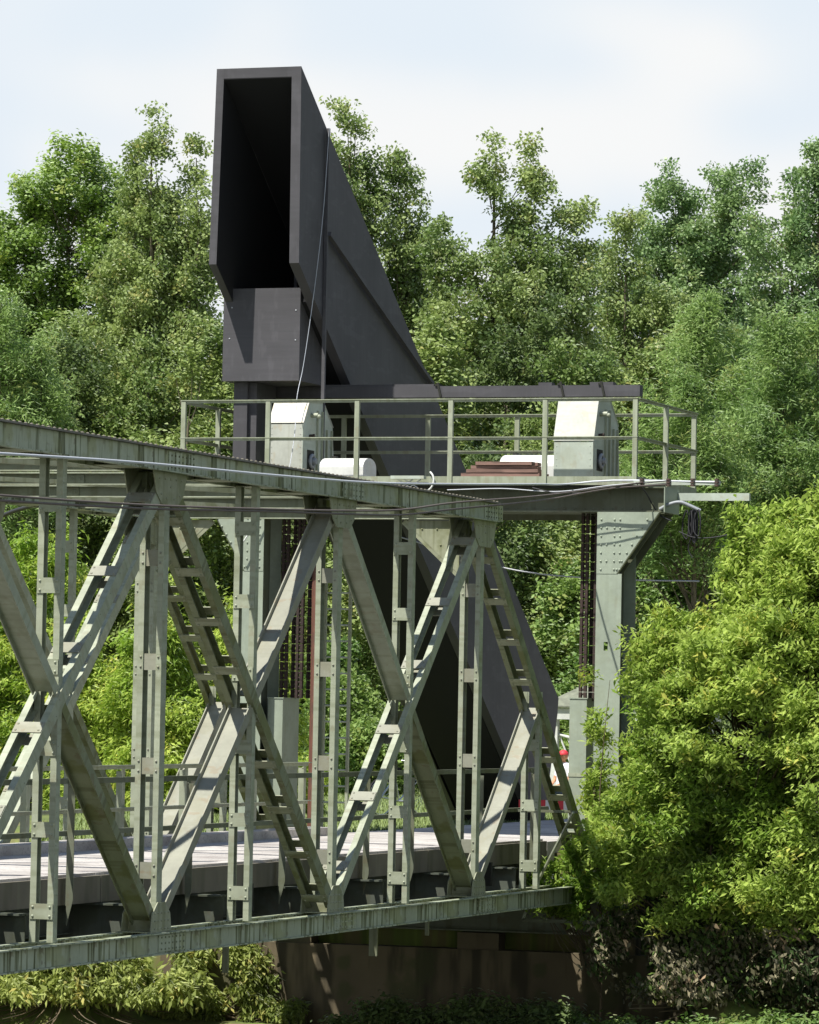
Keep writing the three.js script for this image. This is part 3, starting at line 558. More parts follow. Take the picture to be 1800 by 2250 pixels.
  for (const a of [-3.13, -1.27, -.66]) new MB(O).bar(V(a, 7.08, 17.985), V(a + .05, 6.87, 17.985), .03, .035, FRONT).bar(V(a - .02, 7.045, 17.98), V(a - .02, 7.045, 18.2), .05, .03).build('clamp', M.dark, o);
  for (const [a0, a1] of [[-1.62, -1.42], [-.85, -.5]]) new MB(O).box(a0, a1, 7.03, 7.075, 18.05, 18.2).build('packing_block', M.duct, o);
  new MB(O).box(-4.64, -4.592, 5.53, 10.72, 17.2, 17.25).build('bracing_post', M.duct, o);
  new MB(O).bar(V(-4.585, 9.19, 17.25), V(-4.585, 7.38, 22.02), .07, .06).build('bracing_strut', M.duct, o);
  new MB(O).box(-5.62, -5.57, 8.5, 8.95, 18.6, 18.65).build('inner_post', M.duct, o);
  const w = thing('thin_cable', V(-4.7, 5.5, 16), 'thin pale cable running down from the black chute to the platform', 'cable');
  new MB(w.position).tube([V(-4.58, 10.72, 17.17), V(-4.59, 9.2, 16.95), V(-4.68, 7.2, 16.55), V(-4.69, 6.78, 16.36), V(-4.62, 6.2, 16.1), V(-4.60, 5.72, 15.87)], .0055, 6, 40).build('cable', M.wire, w);
}

// ------------------------------------------------------------------ cables and pipes
function cable(name, pts, r, mat, label, cat = 'cable', group) { const o = thing(name, pts[0].clone(), label, cat, group); new MB(o.position).tube(pts, r, 7, pts.length * 10).build('strand', mat, o); return o; }
cable('light_conduit', [V(.35, 4.36, -12), V(.35, 4.63, -4.83), V(.35, 4.743, -1.56), V(.35, 4.834, 2.25), V(.33, 4.93, 5.4), V(.2, 5.12, 9.2), V(.0, 5.33, 13), V(-.4, 5.485, 15.72), V(.1, 5.53, 15.74), V(1.7, 5.51, 15.72)], .014, M.conduit, 'pale grey conduit stretched along the top chord to the platform');
for (const [k, s] of [[0, 'upper'], [.06, 'lower']]) cable('sagging_cable', [V(.5, 4.1 - k, -12), V(.5, 4.228 - k * .8, -5.13), V(.5, 4.312 - k * .6, -1.75), V(.5, 4.448 - k * .4, 1.88), V(.5, 4.537 - k * .6, 3.98), V(.5, 4.648 - k, 6.02), V(.48, 4.83 - k * 1.3, 8.0), V(.5, 5.1 - k, 11.5), V(.55, 5.41 - k * .5, 14.8), V(.62 + k * 6, 5.5 - k * .4, 15.7)], .012, M.cableBrown, `${s} of the two brown cables sagging in front of the truss`);
cable('loose_wire', [V(-.95, 5.43, 15.72), V(-.6, 5.36, 15.7), V(-.1, 5.37, 15.7), V(.35, 5.46, 15.7), V(1.0, 5.53, 15.7)], .008, M.cable, 'thin dark wire drooping below the platform edge');
cable('loose_wire', [V(-2.2, 5.40, 15.74), V(-1.4, 5.42, 15.74), V(-.6, 5.38, 15.74), V(.2, 5.47, 15.74), V(.9, 5.52, 15.74)], .007, M.conduit, 'thin pale wire slung along the head girder');
cable('loose_wire', [V(.55, 5.5, 15.7), V(.62, 5.38, 15.9), V(.68, 5.2, 16.1), V(.75, 5.08, 16.2), V(.9, 5.0, 16.25)], .01, M.cable, 'black wire dropping past the outer edge of the right gusset');
cable('bent_pipe', [V(.72, 5.165, 16.28), V(.85, 5.235, 16.3), V(1.0, 5.265, 16.32), V(1.14, 5.215, 16.34), V(1.28, 5.15, 16.36)], .026, M.greyPipe, 'bent grey pipe sticking out right of the right gusset', 'pipe');
{
  const o = thing('cable_bundle', V(1.18, 4.6, 16.34), 'tangled bundle of black cable loops hanging from the bent pipe', 'cables'); setSeed(91);
  for (let k = 0; k < 11; k++) { const x = 1.02 + rnd() * .26, w = rr(.02, .06), l = rr(.22, .42), b = 16.32 + rnd() * .12; new MB(o.position).tube([V(x, 5.16, b), V(x - w, 5.0, b + .02), V(x - w * .7, 5.16 - l, b), V(x + w * .4, 5.15 - l - .04, b), V(x + w, 5.02, b - .02), V(x + w * .4, 5.17, b)], .011, 5).build('loop', M.cable, o); }
  new MB(o.position).tube([V(1.1, 5.0, 16.4), V(1.14, 4.8, 16.4), V(1.1, 4.62, 16.42), V(1.16, 4.5, 16.42)], .009, 5).build('loop', M.cable, o);
  new MB(o.position).tube([V(.98, 4.86, 16.35), V(1.2, 4.78, 16.35), V(1.5, 4.79, 16.4), V(1.9, 4.9, 16.5)], .008, 5).build('loop', M.cable, o);
}
cable('black_cable', [V(-14.2, 5.15, 24), V(-13.0, 5.22, 23.5), V(-11.5, 5.42, 22), V(-8.5, 5.6, 19), V(-6.2, 5.45, 17)], .035, M.cable, 'thick black cable strung from the left trees to the tower');
cable('black_cable', [V(-14.0, 5.72, 24), V(-11.5, 5.75, 22), V(-8.5, 5.72, 19), V(-6.2, 5.6, 17)], .014, M.cable, 'thin black cable above the thick one at the left');
cable('grey_wire', [V(-4.2, 4.9, 19.5), V(-2.4, 4.42, 19.6), V(-.9, 4.3, 19.6), V(.4, 4.28, 19.6)], .01, M.conduit, 'thin grey wire running behind the right chains');
cable('white_rod', [V(-5.05, 5.05, 15.95), V(-5.35, 4.58, 15.9)], .012, M.whitePaint, 'short white rod slanting across the left tower column', 'rod');
{ // bent bar frame and hose at the bridge end
  const o = thing('bent_bar_guard', V(-.5, -.45, 14.5), 'bent grey steel bar frame hanging at the end of the bottom chord', 'frame');
  new MB(o.position).bar(V(.36, 1.02, 13.6), V(-.44, -.03, 14.5), .03, .03).bar(V(-.44, -.03, 14.5), V(-.59, -.46, 14.5), .04, .04).build('slanted_bar', M.steel, o);
  new MB(o.position).box(-.6, .42, -.49, -.44, 14.48, 14.53).build('lower_bar', M.girder, o);
  new MB(o.position).box(-1.1, -.42, -.03, .005, 14.45, 14.55).build('upper_bar', M.girder, o);
  new MB(o.position).box(-1.05, .3, 1.0, 1.035, 13.98, 14.02).build('hand_bar', M.girder, o);
  const h = cable('grey_pipe', [V(-.8, .1, 15.5), V(-.5, .1, 15.35), V(-.3, .055, 15.3), V(-.1, .0, 15.28), V(.1, -.12, 15.27), V(.26, -.24, 15.27), V(.3, -.5, 15.3)], .04, M.greyPipe, 'curved grey pipe in the leaves at the foot of the right column', 'pipe');
}

// ------------------------------------------------------------------ things on the far bank
{ // white garden pavilion
  const o = thing('garden_pavilion', V(-7.2, .42, 41), 'white timber garden pavilion with a pale roof beyond the chute', 'pavilion');
  for (const [a, b] of [[-8.03, 40], [-5.6, 40], [-8.03, 42.6], [-5.6, 42.6]]) new MB(o.position).box(a - .07, a + .07, .42, 2.2, b - .07, b + .07).build('post', M.whitePaint, o);
  new MB(o.position).box(-8.2, -5.4, 2.2, 2.42, 39.86, 39.98).box(-8.2, -5.4, 2.2, 2.42, 42.62, 42.74).build('beam', M.whitePaint, o);
  new MB(o.position).prism([V(-8.3, 2.43, 39.8), V(-5.3, 2.43, 39.8), V(-6.4, 3.1, 40.9), V(-7.2, 3.1, 40.9)], new THREE.Vector3(0, .03, 0)).prism([V(-8.3, 2.44, 42.9), V(-5.3, 2.44, 42.9), V(-6.4, 3.1, 41.2), V(-7.2, 3.1, 41.2)], new THREE.Vector3(0, .03, 0)).build('roof', M.roofTile, o);
  const lat = new THREE.Group(); lat.name = 'lattice'; o.add(lat);
  for (let k = 0; k < 14; k++) { const a = -7.95 + k * .16; new MB(o.position).bar(V(a, .45, 40.02), V(a + .62, 1.86 - .02 * k, 40.02), .03, .034, FRONT).build('slat', M.whitePaint, lat); new MB(o.position).bar(V(a + .62, .45, 40.05), V(a, 1.88 - .02 * k, 40.05), .03, .034, FRONT).build('slat', M.whitePaint, lat); }
  const top = []; for (let k = 0; k <= 8; k++) top.push(V(-7.96 + k * .29, 1.9 - .32 * Math.sin(k / 8 * Math.PI / 1) * .2 - .05 * k * (1 - k / 16), 40.03));
  new MB(o.position).tube(top, .035, 6).build('lattice_rail', M.whitePaint, o);
  new MB(o.position).box(-7.7, -6.9, 1.9, 2.12, 41.5, 41.55).build('sign_board', M.copper, o);
}
function sdfMesh(caps, cell, pad = .03) { // capsules [p, q, r0, r1] joined by a smooth minimum
  const box = new THREE.Box3(); for (const [p, q, r0, r1] of caps) { box.expandByPoint(p.clone().addScalar(r0)).expandByPoint(p.clone().addScalar(-r0)).expandByPoint(q.clone().addScalar(r1)).expandByPoint(q.clone().addScalar(-r1)); }
  box.expandByScalar(pad); const c = box.getCenter(new THREE.Vector3()), sz = box.getSize(new THREE.Vector3()), half = Math.max(sz.x, sz.y, sz.z) / 2 * 1.06, res = Math.min(110, Math.ceil(2 * half / cell));
  const mc = new MarchingCubes(res, M.skin, false, false, 60000); mc.isolation = 0; mc.position.set(0, 0, 0);
  const pa = new THREE.Vector3(), ba = new THREE.Vector3(), p = new THREE.Vector3();
  for (let z = 0; z < res; z++) for (let y = 0; y < res; y++) for (let x = 0; x < res; x++) {
    p.set((x - res / 2) / (res / 2), (y - res / 2) / (res / 2), (z - res / 2) / (res / 2)).multiplyScalar(half).add(c);
    let dd = 9; for (const [P0, P1, r0, r1] of caps) { pa.subVectors(p, P0); ba.subVectors(P1, P0); const L = ba.lengthSq(), h = L < 1e-9 ? 0 : Math.min(1, Math.max(0, pa.dot(ba) / L)); const d = pa.addScaledVector(ba, -h).length() - mix(r0, r1, h); const kk = Math.min(.02, r0 * .6), hh = Math.max(kk - Math.abs(d - dd), 0) / kk; dd = Math.min(d, dd) - hh * hh * kk * .25; }
    mc.field[x + y * res + z * res * res] = -dd;
  }
  mc.update(); const g = new THREE.BufferGeometry(), n = mc.count, pos = new Float32Array(n * 3), nor = new Float32Array(n * 3);
  for (let i = 0; i < n; i++) { pos[i * 3] = mc.positionArray[i * 3] * half + c.x; pos[i * 3 + 1] = mc.positionArray[i * 3 + 1] * half + c.y; pos[i * 3 + 2] = mc.positionArray[i * 3 + 2] * half + c.z; nor[i * 3] = mc.normalArray[i * 3]; nor[i * 3 + 1] = mc.normalArray[i * 3 + 1]; nor[i * 3 + 2] = mc.normalArray[i * 3 + 2]; }
  g.setAttribute('position', new THREE.BufferAttribute(pos, 3)); g.setAttribute('normal', new THREE.BufferAttribute(nor, 3)); g.setAttribute('uv', new THREE.BufferAttribute(new Float32Array(n * 2), 2)); g.computeVertexNormals(); return g;
}
{ // seated person on a garden chair beside the pavilion
  const o = thing('person', V(-6.62, .44, 36), 'person in a red cap and white shirt sitting beside the white pavilion', 'person');
  const q = (x, y, z) => new THREE.Vector3(x, y, z), body = [];
  const C = (a, b, r0, r1) => body.push([a, b, r0, r1 === undefined ? r0 : r1]);
  C(q(0, .5, 0), q(0, .72, -.02), .15, .14); C(q(0, .72, -.02), q(0, .92, -.03), .14, .15); C(q(-.13, .97, -.03), q(.13, .97, -.03), .065); C(q(0, 1.0, -.02), q(0, 1.09, .0), .05, .047);
  for (const s of [-1, 1]) { C(q(s * .17, .97, -.03), q(s * .22, .71, .04), .047, .038); C(q(s * .22, .71, .04), q(s * .1, .6, .25), .037, .027); C(q(s * .09, .5, .0), q(s * .12, .49, .42), .08, .058); C(q(s * .12, .49, .42), q(s * .12, .09, .4), .055, .036); C(q(s * .12, .05, .38), q(s * .13, .035, .56), .042, .03);
    C(q(s * .1, .6, .25), q(s * .075, .585, .31), .026, .022); for (let f = 0; f < 4; f++) C(q(s * (.055 + f * .015), .588, .32), q(s * (.05 + f * .016), .565, .375 - Math.abs(f - 1.4) * .008), .009, .008); C(q(s * .06, .595, .28), q(s * .035, .578, .33), .01, .009); }
  const hd = []; const Hc = q(0, 1.19, .02); hd.push([q(0, 1.21, .005), q(0, 1.2, .02), .095, .09], [q(0, 1.14, .05), q(0, 1.13, .06), .055, .045], [q(0, 1.19, .105), q(0, 1.17, .122), .012, .014], [q(-.03, 1.15, .095), q(.03, 1.15, .095), .008, .008], [q(-.093, 1.2, .0), q(-.095, 1.17, .0), .014, .01], [q(.093, 1.2, .0), q(.095, 1.17, .0), .014, .01]);
  const g = mergeGeometries([sdfMesh(body, .014), sdfMesh(hd, .006)]);
  part('body', g, M.skin, o);
  const shirt = sdfMesh([[q(0, .52, 0), q(0, .72, -.02), .165, .155], [q(0, .72, -.02), q(0, .92, -.03), .155, .165], [q(-.13, .965, -.03), q(.13, .965, -.03), .078, .078], [q(-.17, .965, -.03), q(-.2, .8, .0), .062, .058], [q(.17, .965, -.03), q(.2, .8, 0), .062, .058]], .014);
  part('shirt', shirt, M.shirt, o); part('trousers', sdfMesh([[q(-.09, .5, 0), q(-.12, .49, .43), .095, .07], [q(.09, .5, 0), q(.12, .49, .43), .095, .07], [q(-.12, .49, .42), q(-.12, .14, .4), .066, .055], [q(.12, .49, .42), q(.12, .14, .4), .066, .055]], .014), M.jeans, o);
  const cap = new THREE.SphereGeometry(.108, 16, 8, 0, 6.283, 0, 1.5).translate(0, 1.225, .01); part('cap', mergeGeometries([cap, new THREE.CylinderGeometry(.075, .08, .012, 14).scale(1, 1, 1.1).translate(0, 1.235, .12)]), M.red, o);
  for (const s of [-1, 1]) part('eye', new THREE.SphereGeometry(.011, 8, 6).translate(s * .034, 1.2, .094), M.dark, o);
  o.rotation.y = -.5; o.scale.setScalar(.9);
  const ch = thing('garden_chair', V(-6.62, .44, 36), 'white garden chair under the person in the red cap', 'chair'); ch.rotation.y = -.5; ch.scale.setScalar(.9);
  new MB().box(-.24, .24, .32, .36, -.26, .22).build('seat', M.whitePaint, ch); new MB().frame(new THREE.Vector3(0, .66, -.24), RIGHT, UP, FRONT, .24, .3, .015).build('backrest', M.whitePaint, ch);
  for (const [x, z] of [[-.21, .24], [.21, .24], [-.21, -.2], [.21, -.2]]) new MB().box(x - .02, x + .02, 0, .32, z - .02, z + .02).build('leg', M.whitePaint, ch);
  const tb = thing('garden_table', V(-6.9, .44, 34.3), 'white round garden table in front of the pavilion', 'table');
  new MB().geo(new THREE.CylinderGeometry(.5, .5, .03, 24).translate(0, .73, 0)).build('table_top', M.whitePaint, tb); new MB().geo(new THREE.CylinderGeometry(.035, .04, .7, 10).translate(0, .36, 0)).geo(new THREE.CylinderGeometry(.2, .26, .03, 16).translate(0, .015, 0)).build('pedestal', M.whitePaint, tb);
}
{ // bicycle on the lawn
  const o = thing('bicycle', V(-7.72, .46, 30), 'silver bicycle parked on the lawn behind the truss left of the chute', 'bicycle'); o.rotation.y = 1.15;
  const R = .33;
  for (const x of [-.52, .52]) { const w = new THREE.Group(); w.name = 'wheel'; o.add(w); part('tyre', new THREE.TorusGeometry(R, .018, 8, 32).translate(x, R + .02, 0), M.tyre, w); part('rim', new THREE.TorusGeometry(R - .028, .012, 6, 32).translate(x, R + .02, 0), M.silver, w); const sp = new MB(); for (let k = 0; k < 18; k++) { const t = k / 18 * 6.283; sp.tube([new THREE.Vector3(x, R + .02, 0), new THREE.Vector3(x + Math.cos(t) * (R - .03), R + .02 + Math.sin(t) * (R - .03), 0)], .003, 4); } sp.build('spokes', M.silver, w); }
  const t = (a, b, r) => new MB().tube([new THREE.Vector3(...a), new THREE.Vector3(...b)], r, 8);
  const f = new MB(); for (const [a, b] of [[[-.52, .35, 0], [-.08, .28, 0]], [[-.08, .28, 0], [-.2, .8, 0]], [[-.2, .72, 0], [.36, .78, 0]], [[-.08, .28, 0], [.38, .66, 0]], [[-.52, .35, 0], [-.19, .7, 0]], [[.34, .86, 0], [.4, .62, 0]], [[.4, .62, 0], [.52, .35, 0]]]) f.tube([new THREE.Vector3(...a), new THREE.Vector3(...b)], .016, 8); f.build('frame', M.silver, o);
  new MB().tube([new THREE.Vector3(.25, .98, .26), new THREE.Vector3(.32, .97, .12), new THREE.Vector3(.33, .95, 0), new THREE.Vector3(.32, .97, -.12), new THREE.Vector3(.25, .98, -.26)], .012, 8).build('handlebar', M.silver, o);
  new MB().frame(new THREE.Vector3(-.21, .84, 0), RIGHT, UP, FRONT, .12, .025, .06).build('saddle', M.tyre, o); t([-.08, .28, -.12], [-.08, .28, .12], .02).build('crank', M.silver, o);
}
{ // red and white barrier beside the road
  const o = thing('barrier_board', V(-3.38, .56, 25), 'red and white striped barrier board standing on the road past the tower', 'barrier');
  for (let k = 0; k < 8; k++) new MB(o.position).box(-4.0 + k * .15, -3.85 + k * .15, .78, .93, 24.98, 25.01).build('stripe', k % 2 ? M.whitePaint : M.red, o);
  for (const a of [-3.9, -2.9]) new MB(o.position).box(a - .03, a + .03, .56, 1.0, 25.01, 25.05).box(a - .04, a + .04, .56, .59, 24.85, 25.2).build('stand', M.steel, o);
}
{ // white bench glimpsed through the bush
  const o = thing('garden_bench', V(-1.35, .42, 22), 'white slatted garden bench glimpsed through the gap in the large bush', 'bench');
  for (let k = 0; k < 4; k++) new MB(o.position).box(-2.0, -.7, .84, .87, 21.8 + k * .11, 21.89 + k * .11).build('seat_slat', M.whitePaint, o);
  for (let k = 0; k < 4; k++) new MB(o.position).box(-2.0, -.7, .95 + k * .1, 1.03 + k * .1, 22.3, 22.325).build('back_slat', M.whitePaint, o);
  for (const a of [-1.92, -.78]) for (const b of [21.83, 22.31]) new MB(o.position).box(a - .03, a + .03, .42, b > 22 ? 1.36 : .84, b - .02, b + .02).build('leg', M.whitePaint, o);
}

// ------------------------------------------------------------------ leaves, trees, shrubs
function leafGeo(n, spread, len, wid, droop, s, flat = .6) { // a spray of n folded leaves around the origin
  setSeed(s); const p = [], nn = [], id = [];
  for (let k = 0; k < n; k++) {
    const o = new THREE.Vector3(gauss(), gauss() * .8, gauss()).multiplyScalar(spread);
    const az = rnd() * 6.283, d = new THREE.Vector3(Math.cos(az), -droop + rr(-.45, .45), Math.sin(az)).normalize();
    const up = new THREE.Vector3(gauss() * (1 - flat) * 1.6, 1, gauss() * (1 - flat) * 1.6).normalize(), side = new THREE.Vector3().crossVectors(d, up).normalize(), nrm = new THREE.Vector3().crossVectors(side, d).normalize();
    const L = len * rr(.7, 1.25), W = wid * rr(.75, 1.2), q = [[0, 0, 0], [.42, .5, .10], [1, 0, -.12], [.42, -.5, .10]].map(([x, y, z]) => o.clone().addScaledVector(d, x * L).addScaledVector(side, y * W).addScaledVector(nrm, z * W));
    const b = p.length / 3; for (const v of q) p.push(v.x, v.y, v.z);
    const n1 = new THREE.Vector3().subVectors(q[1], q[0]).cross(new THREE.Vector3().subVectors(q[2], q[0])).normalize(); if (n1.dot(nrm) < 0) n1.negate(); for (let i = 0; i < 4; i++) nn.push(n1.x, n1.y, n1.z);
    id.push(b, b + 1, b + 2, b, b + 2, b + 3);
  }
  const g = new THREE.BufferGeometry(); g.setAttribute('position', new THREE.Float32BufferAttribute(p, 3)); g.setAttribute('normal', new THREE.Float32BufferAttribute(nn, 3)); g.setIndex(id); return g;
}
function instanced(name, geo, mat, list, parent) { // list of {p, s, tint}
  const im = new THREE.InstancedMesh(geo, mat, list.length), m = new THREE.Matrix4(), q = new THREE.Quaternion(), e = new THREE.Euler(), sc = new THREE.Vector3(), col = new THREE.Color();
  list.forEach((t, i) => { e.set((rnd() - .5) * t.tilt, rnd() * 6.283, (rnd() - .5) * t.tilt); q.setFromEuler(e); sc.setScalar(t.s); m.compose(t.p, q, sc); im.setMatrixAt(i, m); col.setRGB(...t.c); im.setColorAt(i, col); });
  im.name = name; im.userData.kind = 'stuff'; im.castShadow = im.receiveShadow = true; parent.add(im); return im;
}
const LEAF = {
  maple: leafGeo(16, .20, .125, .085, .25, 11), poplar: leafGeo(16, .17, .105, .07, .45, 12, .3), ash: leafGeo(26, .20, .15, .036, .35, 13, .5), lime: leafGeo(16, .13, .115, .036, .55, 14, .45), box: leafGeo(18, .14, .112, .042, .6, 15, .45), silt: leafGeo(16, .14, .095, .045, .9, 25, .3), ivy: leafGeo(12, .12, .10, .075, .8, 16, .1), nettle: leafGeo(14, .12, .125, .045, .8, 19, .3), under: leafGeo(18, .26, .16, .10, .3, 17), weed: leafGeo(12, .11, .10, .045, .4, 18, .4),
};
const PAL = { // base colours of leaves (linear), dark .. light
  maple: [[.145, .255, .034], [.32, .46, .080]], poplar: [[.145, .235, .050], [.35, .44, .135]], poplarBlue: [[.135, .25, .072], [.31, .44, .160]], ash: [[.155, .275, .066], [.31, .44, .13]], lime: [[.23, .38, .032], [.48, .59, .10]], box: [[.15, .27, .022], [.46, .58, .12]], under: [[.095, .160, .042], [.19, .265, .075]], silt: [[.06, .06, .025], [.37, .33, .21]], ivy: [[.16, .22, .035], [.46, .52, .14]], shrub: [[.12, .23, .042], [.27, .39, .09]],
};
function plant(o) { // o: name,label,cat,group, blobs [[a,c,b,ra,rc,rb],...], trunk [a,b], leaf, pal, clumps, per, clumpR
  setSeed(o.seed || 100);
  const [ta, tb] = o.trunk, base = height(ta, tb) - .05, g = thing(o.name, V(ta, base, tb), o.label, o.cat || 'tree', o.group), O = g.position;
  const vol = o.blobs.map(b => Math.pow(b[3] * b[4] * b[5], b[6] > .7 ? .6 : .72)), tot = vol.reduce((x, y) => x + y, 0), list = [], tips = [], pal = PAL[o.pal];
  const topC = Math.max(...o.blobs.map(b => b[1] + b[4] * .25));
  for (let k = 0, guard = 0; k < o.clumps && guard < o.clumps * 6; guard++) {
    let r = rnd() * tot, i = 0; while (r > vol[i] && i < vol.length - 1) r -= vol[i++]; const B = o.blobs[i];
    const d = new THREE.Vector3(gauss(), gauss(), gauss()).normalize().multiplyScalar(Math.pow(rnd(), .42) * (o.shaggy && rnd() < o.shaggy ? rr(1.05, 1.35) : 1)), spire = B[6] > .7;
    if (spire) { const t = Math.pow(rnd(), 1.25), az = rnd() * 6.283, r = Math.sqrt(rnd()) * (.06 + 1.05 * Math.pow(1 - t, .65)); d.set(Math.cos(az) * r, 2 * t - 1, Math.sin(az) * r); }
    const tp = !spire && B[6] ? 1 - B[6] * Math.max(0, d.y) : 1; // taper to a tip
    const c = V(B[0] + d.x * B[3] * tp, B[1] + d.y * B[4], B[2] + d.z * B[5] * tp);
    if (noise3(c.x * o.gapF, c.y * o.gapF * .8, c.z * o.gapF, o.seed) < o.gap * (spire ? .25 : 1)) continue;
    if (o.clip && !o.clip(c.x, c.y, -c.z)) continue; k++;
    tips.push([c, B]); const light = sstep(.2, .8, noise3(c.x * .9, c.y * .9, c.z * .9, o.seed + 9)) * .6 + rnd() * .4;
    for (let j = 0; j < o.per; j++) {
      const p = c.clone().add(new THREE.Vector3(gauss(), gauss() * .8, gauss()).multiplyScalar(o.clumpR)); if (p.y < base + .05) continue; if (o.clip && !o.clip(p.x, p.y, -p.z)) continue;
      const t = Math.pow(Math.min(1, Math.max(0, light + (rnd() - .5) * .7)), o.skew || 1), y = rnd() < .06 ? 1.25 : 1; list.push({ p: p.sub(O), s: rr(.7, 1.2) * (o.scale || 1), tilt: o.tilt || 1.1, c: mixc(...(o.pal2 && rnd() < o.share ? o.pal2 : pal), t).map((x, q) => x * (q === 0 ? y : 1)) });
    }
  }
  // trunk, limbs to the tips
  const m = new MB(O), trunkTop = V(o.lean ? o.lean[0] : ta, topC, o.lean ? o.lean[1] : tb), R = o.radius || .18, nSeg = 7, ax = [];
  for (let k = 0; k <= nSeg; k++) { const t = k / nSeg; ax.push(V(ta, base, tb).lerp(trunkTop, t).add(new THREE.Vector3(Math.sin(t * 5 + o.seed) * .12 * t, 0, Math.cos(t * 4 + o.seed) * .12 * t))); }
  const taper = (pts, r0, r1, seg) => { const cv = new THREE.CatmullRomCurve3(pts), n = pts.length * 3, gg = new THREE.TubeGeometry(cv, n, 1, seg, false), P0 = gg.attributes.position, cp = new THREE.Vector3(); for (let i = 0; i <= n; i++) { cv.getPointAt(i / n, cp); const r = mix(r0, r1, i / n); for (let j = 0; j <= seg; j++) { const x = i * (seg + 1) + j; P0.setXYZ(x, cp.x + (P0.getX(x) - cp.x) * r, cp.y + (P0.getY(x) - cp.y) * r, cp.z + (P0.getZ(x) - cp.z) * r); } } const T = gg.attributes.uv, L = cv.getLength(); for (let i = 0; i < T.count; i++) T.setXY(i, T.getY(i) * .6, T.getX(i) * L); m.geo(gg); };
  taper(ax, R, R * .16, 8);
  for (const B of o.blobs) if (B[6] > .7 && B[3] > .2) { const ht = Math.max(base + 1, B[1] - B[4] * 1.9), t = Math.min(.9, (ht - base) / (topC - base)), st = V(ta, base, tb).lerp(trunkTop, t), e = V(B[0], B[1] + B[4] * .82, B[2]); taper([st, st.clone().lerp(e, .4).add(new THREE.Vector3((B[0] - ta) * .25, 0, 0)), V(B[0], B[1], B[2]), e], R * .5, .012, 6); }
  for (let k = tips.length - 1; k >= 0; k--) if (tips[k][1][3] < .2) tips.splice(k, 1);
  const nb = Math.min(o.limbs || 60, tips.length);
  for (let k = 0; k < nb; k++) { const [c, B] = tips[Math.floor(k * tips.length / nb)], ht = Math.max(base + .2, c.y - (.35 + rnd() * .5) * Math.hypot(c.x - ta, c.z + tb) - rnd() * .6 - .3), t = Math.min(.97, Math.max(.05, (ht - base) / (topC - base))), s = V(ta, base, tb).lerp(trunkTop, t); const mid = s.clone().lerp(c, .5).add(new THREE.Vector3(gauss() * .1, -.12, gauss() * .1)); taper([s, mid, c], R * mix(.34, .1, t), .006, 5); }
  m.build('trunk', o.bark || M.bark, g);
  if (list.length) instanced('crown', o.geo || LEAF[o.leaf], o.mat || M.leaf, list, g);
  return g;
}
const D = 1.0;
// background trees; blobs from [a, c, half width, half height] at distance b
function farTree(kind, b, bl, seedN, label, opt = {}) {
  const sp = i => (opt.taper === undefined || opt.taper > .7) && i < bl.length - 2, blobs = bl.map(([a, c, w, h], i) => [a, sp(i) ? c - h * .35 : c + (i >= bl.length - 2 && bl.length > 3 ? .7 : 0), b + (i % 3 - 1) * .5, w * (i >= bl.length - 2 && bl.length > 3 ? 1.35 : 1.28), sp(i) ? h * 1.35 : h,  Math.max(.6, w * 1.05), opt.taper ?? (i < bl.length - 2 ? .85 : .4)]);
  const A = bl.reduce((s, x) => s + x[2] * x[3], 0), mid = bl[opt.main || 0];
  return plant({ name: kind + '_tree', label, cat: 'tree', blobs, trunk: [mid[0], b], seed: seedN, leaf: opt.leaf || kind, pal: opt.pal || kind, clumps: Math.round(A * (opt.dens || 28) * D), per: 10, clumpR: opt.clumpR || .25, gapF: opt.gapF || 1.0, gap: opt.gap ?? .36, limbs: 70, mat: kind === 'ash' ? M.leaf : M.leafGloss, radius: opt.radius || (kind === 'ash' ? .09 : .18), tilt: opt.tilt || 1.2, scale: opt.scale || 1 });
}
farTree('maple', 62, [[-28.23, 14.9, 1.48, 2.18], [-29.41, 13.61, 1.48, 2.37], [-27.34, 14.14, 1.2, 2.42], [-29.92, 12.12, 1.22, 2.62], [-26.93, 10.98, 1.6, 2.72], [-28.5, 9.5, 2.2, 3]], 201, 'bright green round crowned tree at the far left of the skyline', { taper: .35, gap: .3 });
farTree('poplar', 57, [[-23.7, 15.08, .53, 1.95], [-24.32, 14.2, .51, 2.0], [-22.93, 14.47, .45, 1.82], [-22.45, 13.52, .38, 1.46], [-23.56, 11.37, 1.51, 3.4], [-24.94, 10.79, 1.39, 2.82], [-22.41, 10.54, 1.12, 2.57], [-23.8, 11.8, 1.1, 2.8], [-23.6, 8, 2, 3]], 202, 'tall pointed poplar with several leaders left of the black chute');
farTree('poplar', 60, [[-19.82, 15.79, .58, 1.94], [-19.3, 14.74, .45, 1.85], [-20.23, 13.92, .63, 2.21], [-19.66, 11.23, 1.13, 3.09]], 203, 'slender poplar rising directly behind the black chute', { gap: .25, taper: .6 });
farTree('poplar', 61, [[-18.72, 14.5, .56, 1.99], [-18.17, 13.46, .5, 1.92], [-18.76, 11.19, 1.01, 2.99]], 204, 'shorter slim poplar just right of the black chute', { gap: .2, taper: .6 });
farTree('poplar', 63, [[-13.3, 12.4, .8, 2.5], [-13.9, 11.6, .6, 2.4], [-13.1, 9.6, 1.5, 3], [-12.2, 10.6, .8, 2.6]], 213, 'rounded poplar filling the dip left of the right group on the skyline', { gap: .28 });
farTree('poplar', 56, [[-14.75, 14.18, .59, 1.97], [-13.86, 13.88, .47, 1.91], [-12.84, 12.71, .64, 2.11], [-15.61, 12.44, .71, 2.27], [-14.38, 10.51, 1.53, 3.27], [-12.96, 10.05, 1.05, 2.81], [-14.3, 11.2, 1.35, 2.7], [-14.2, 7.5, 2, 3]], 205, 'broad many tipped poplar in the middle of the skyline', { taper: .55, gap: .3 });
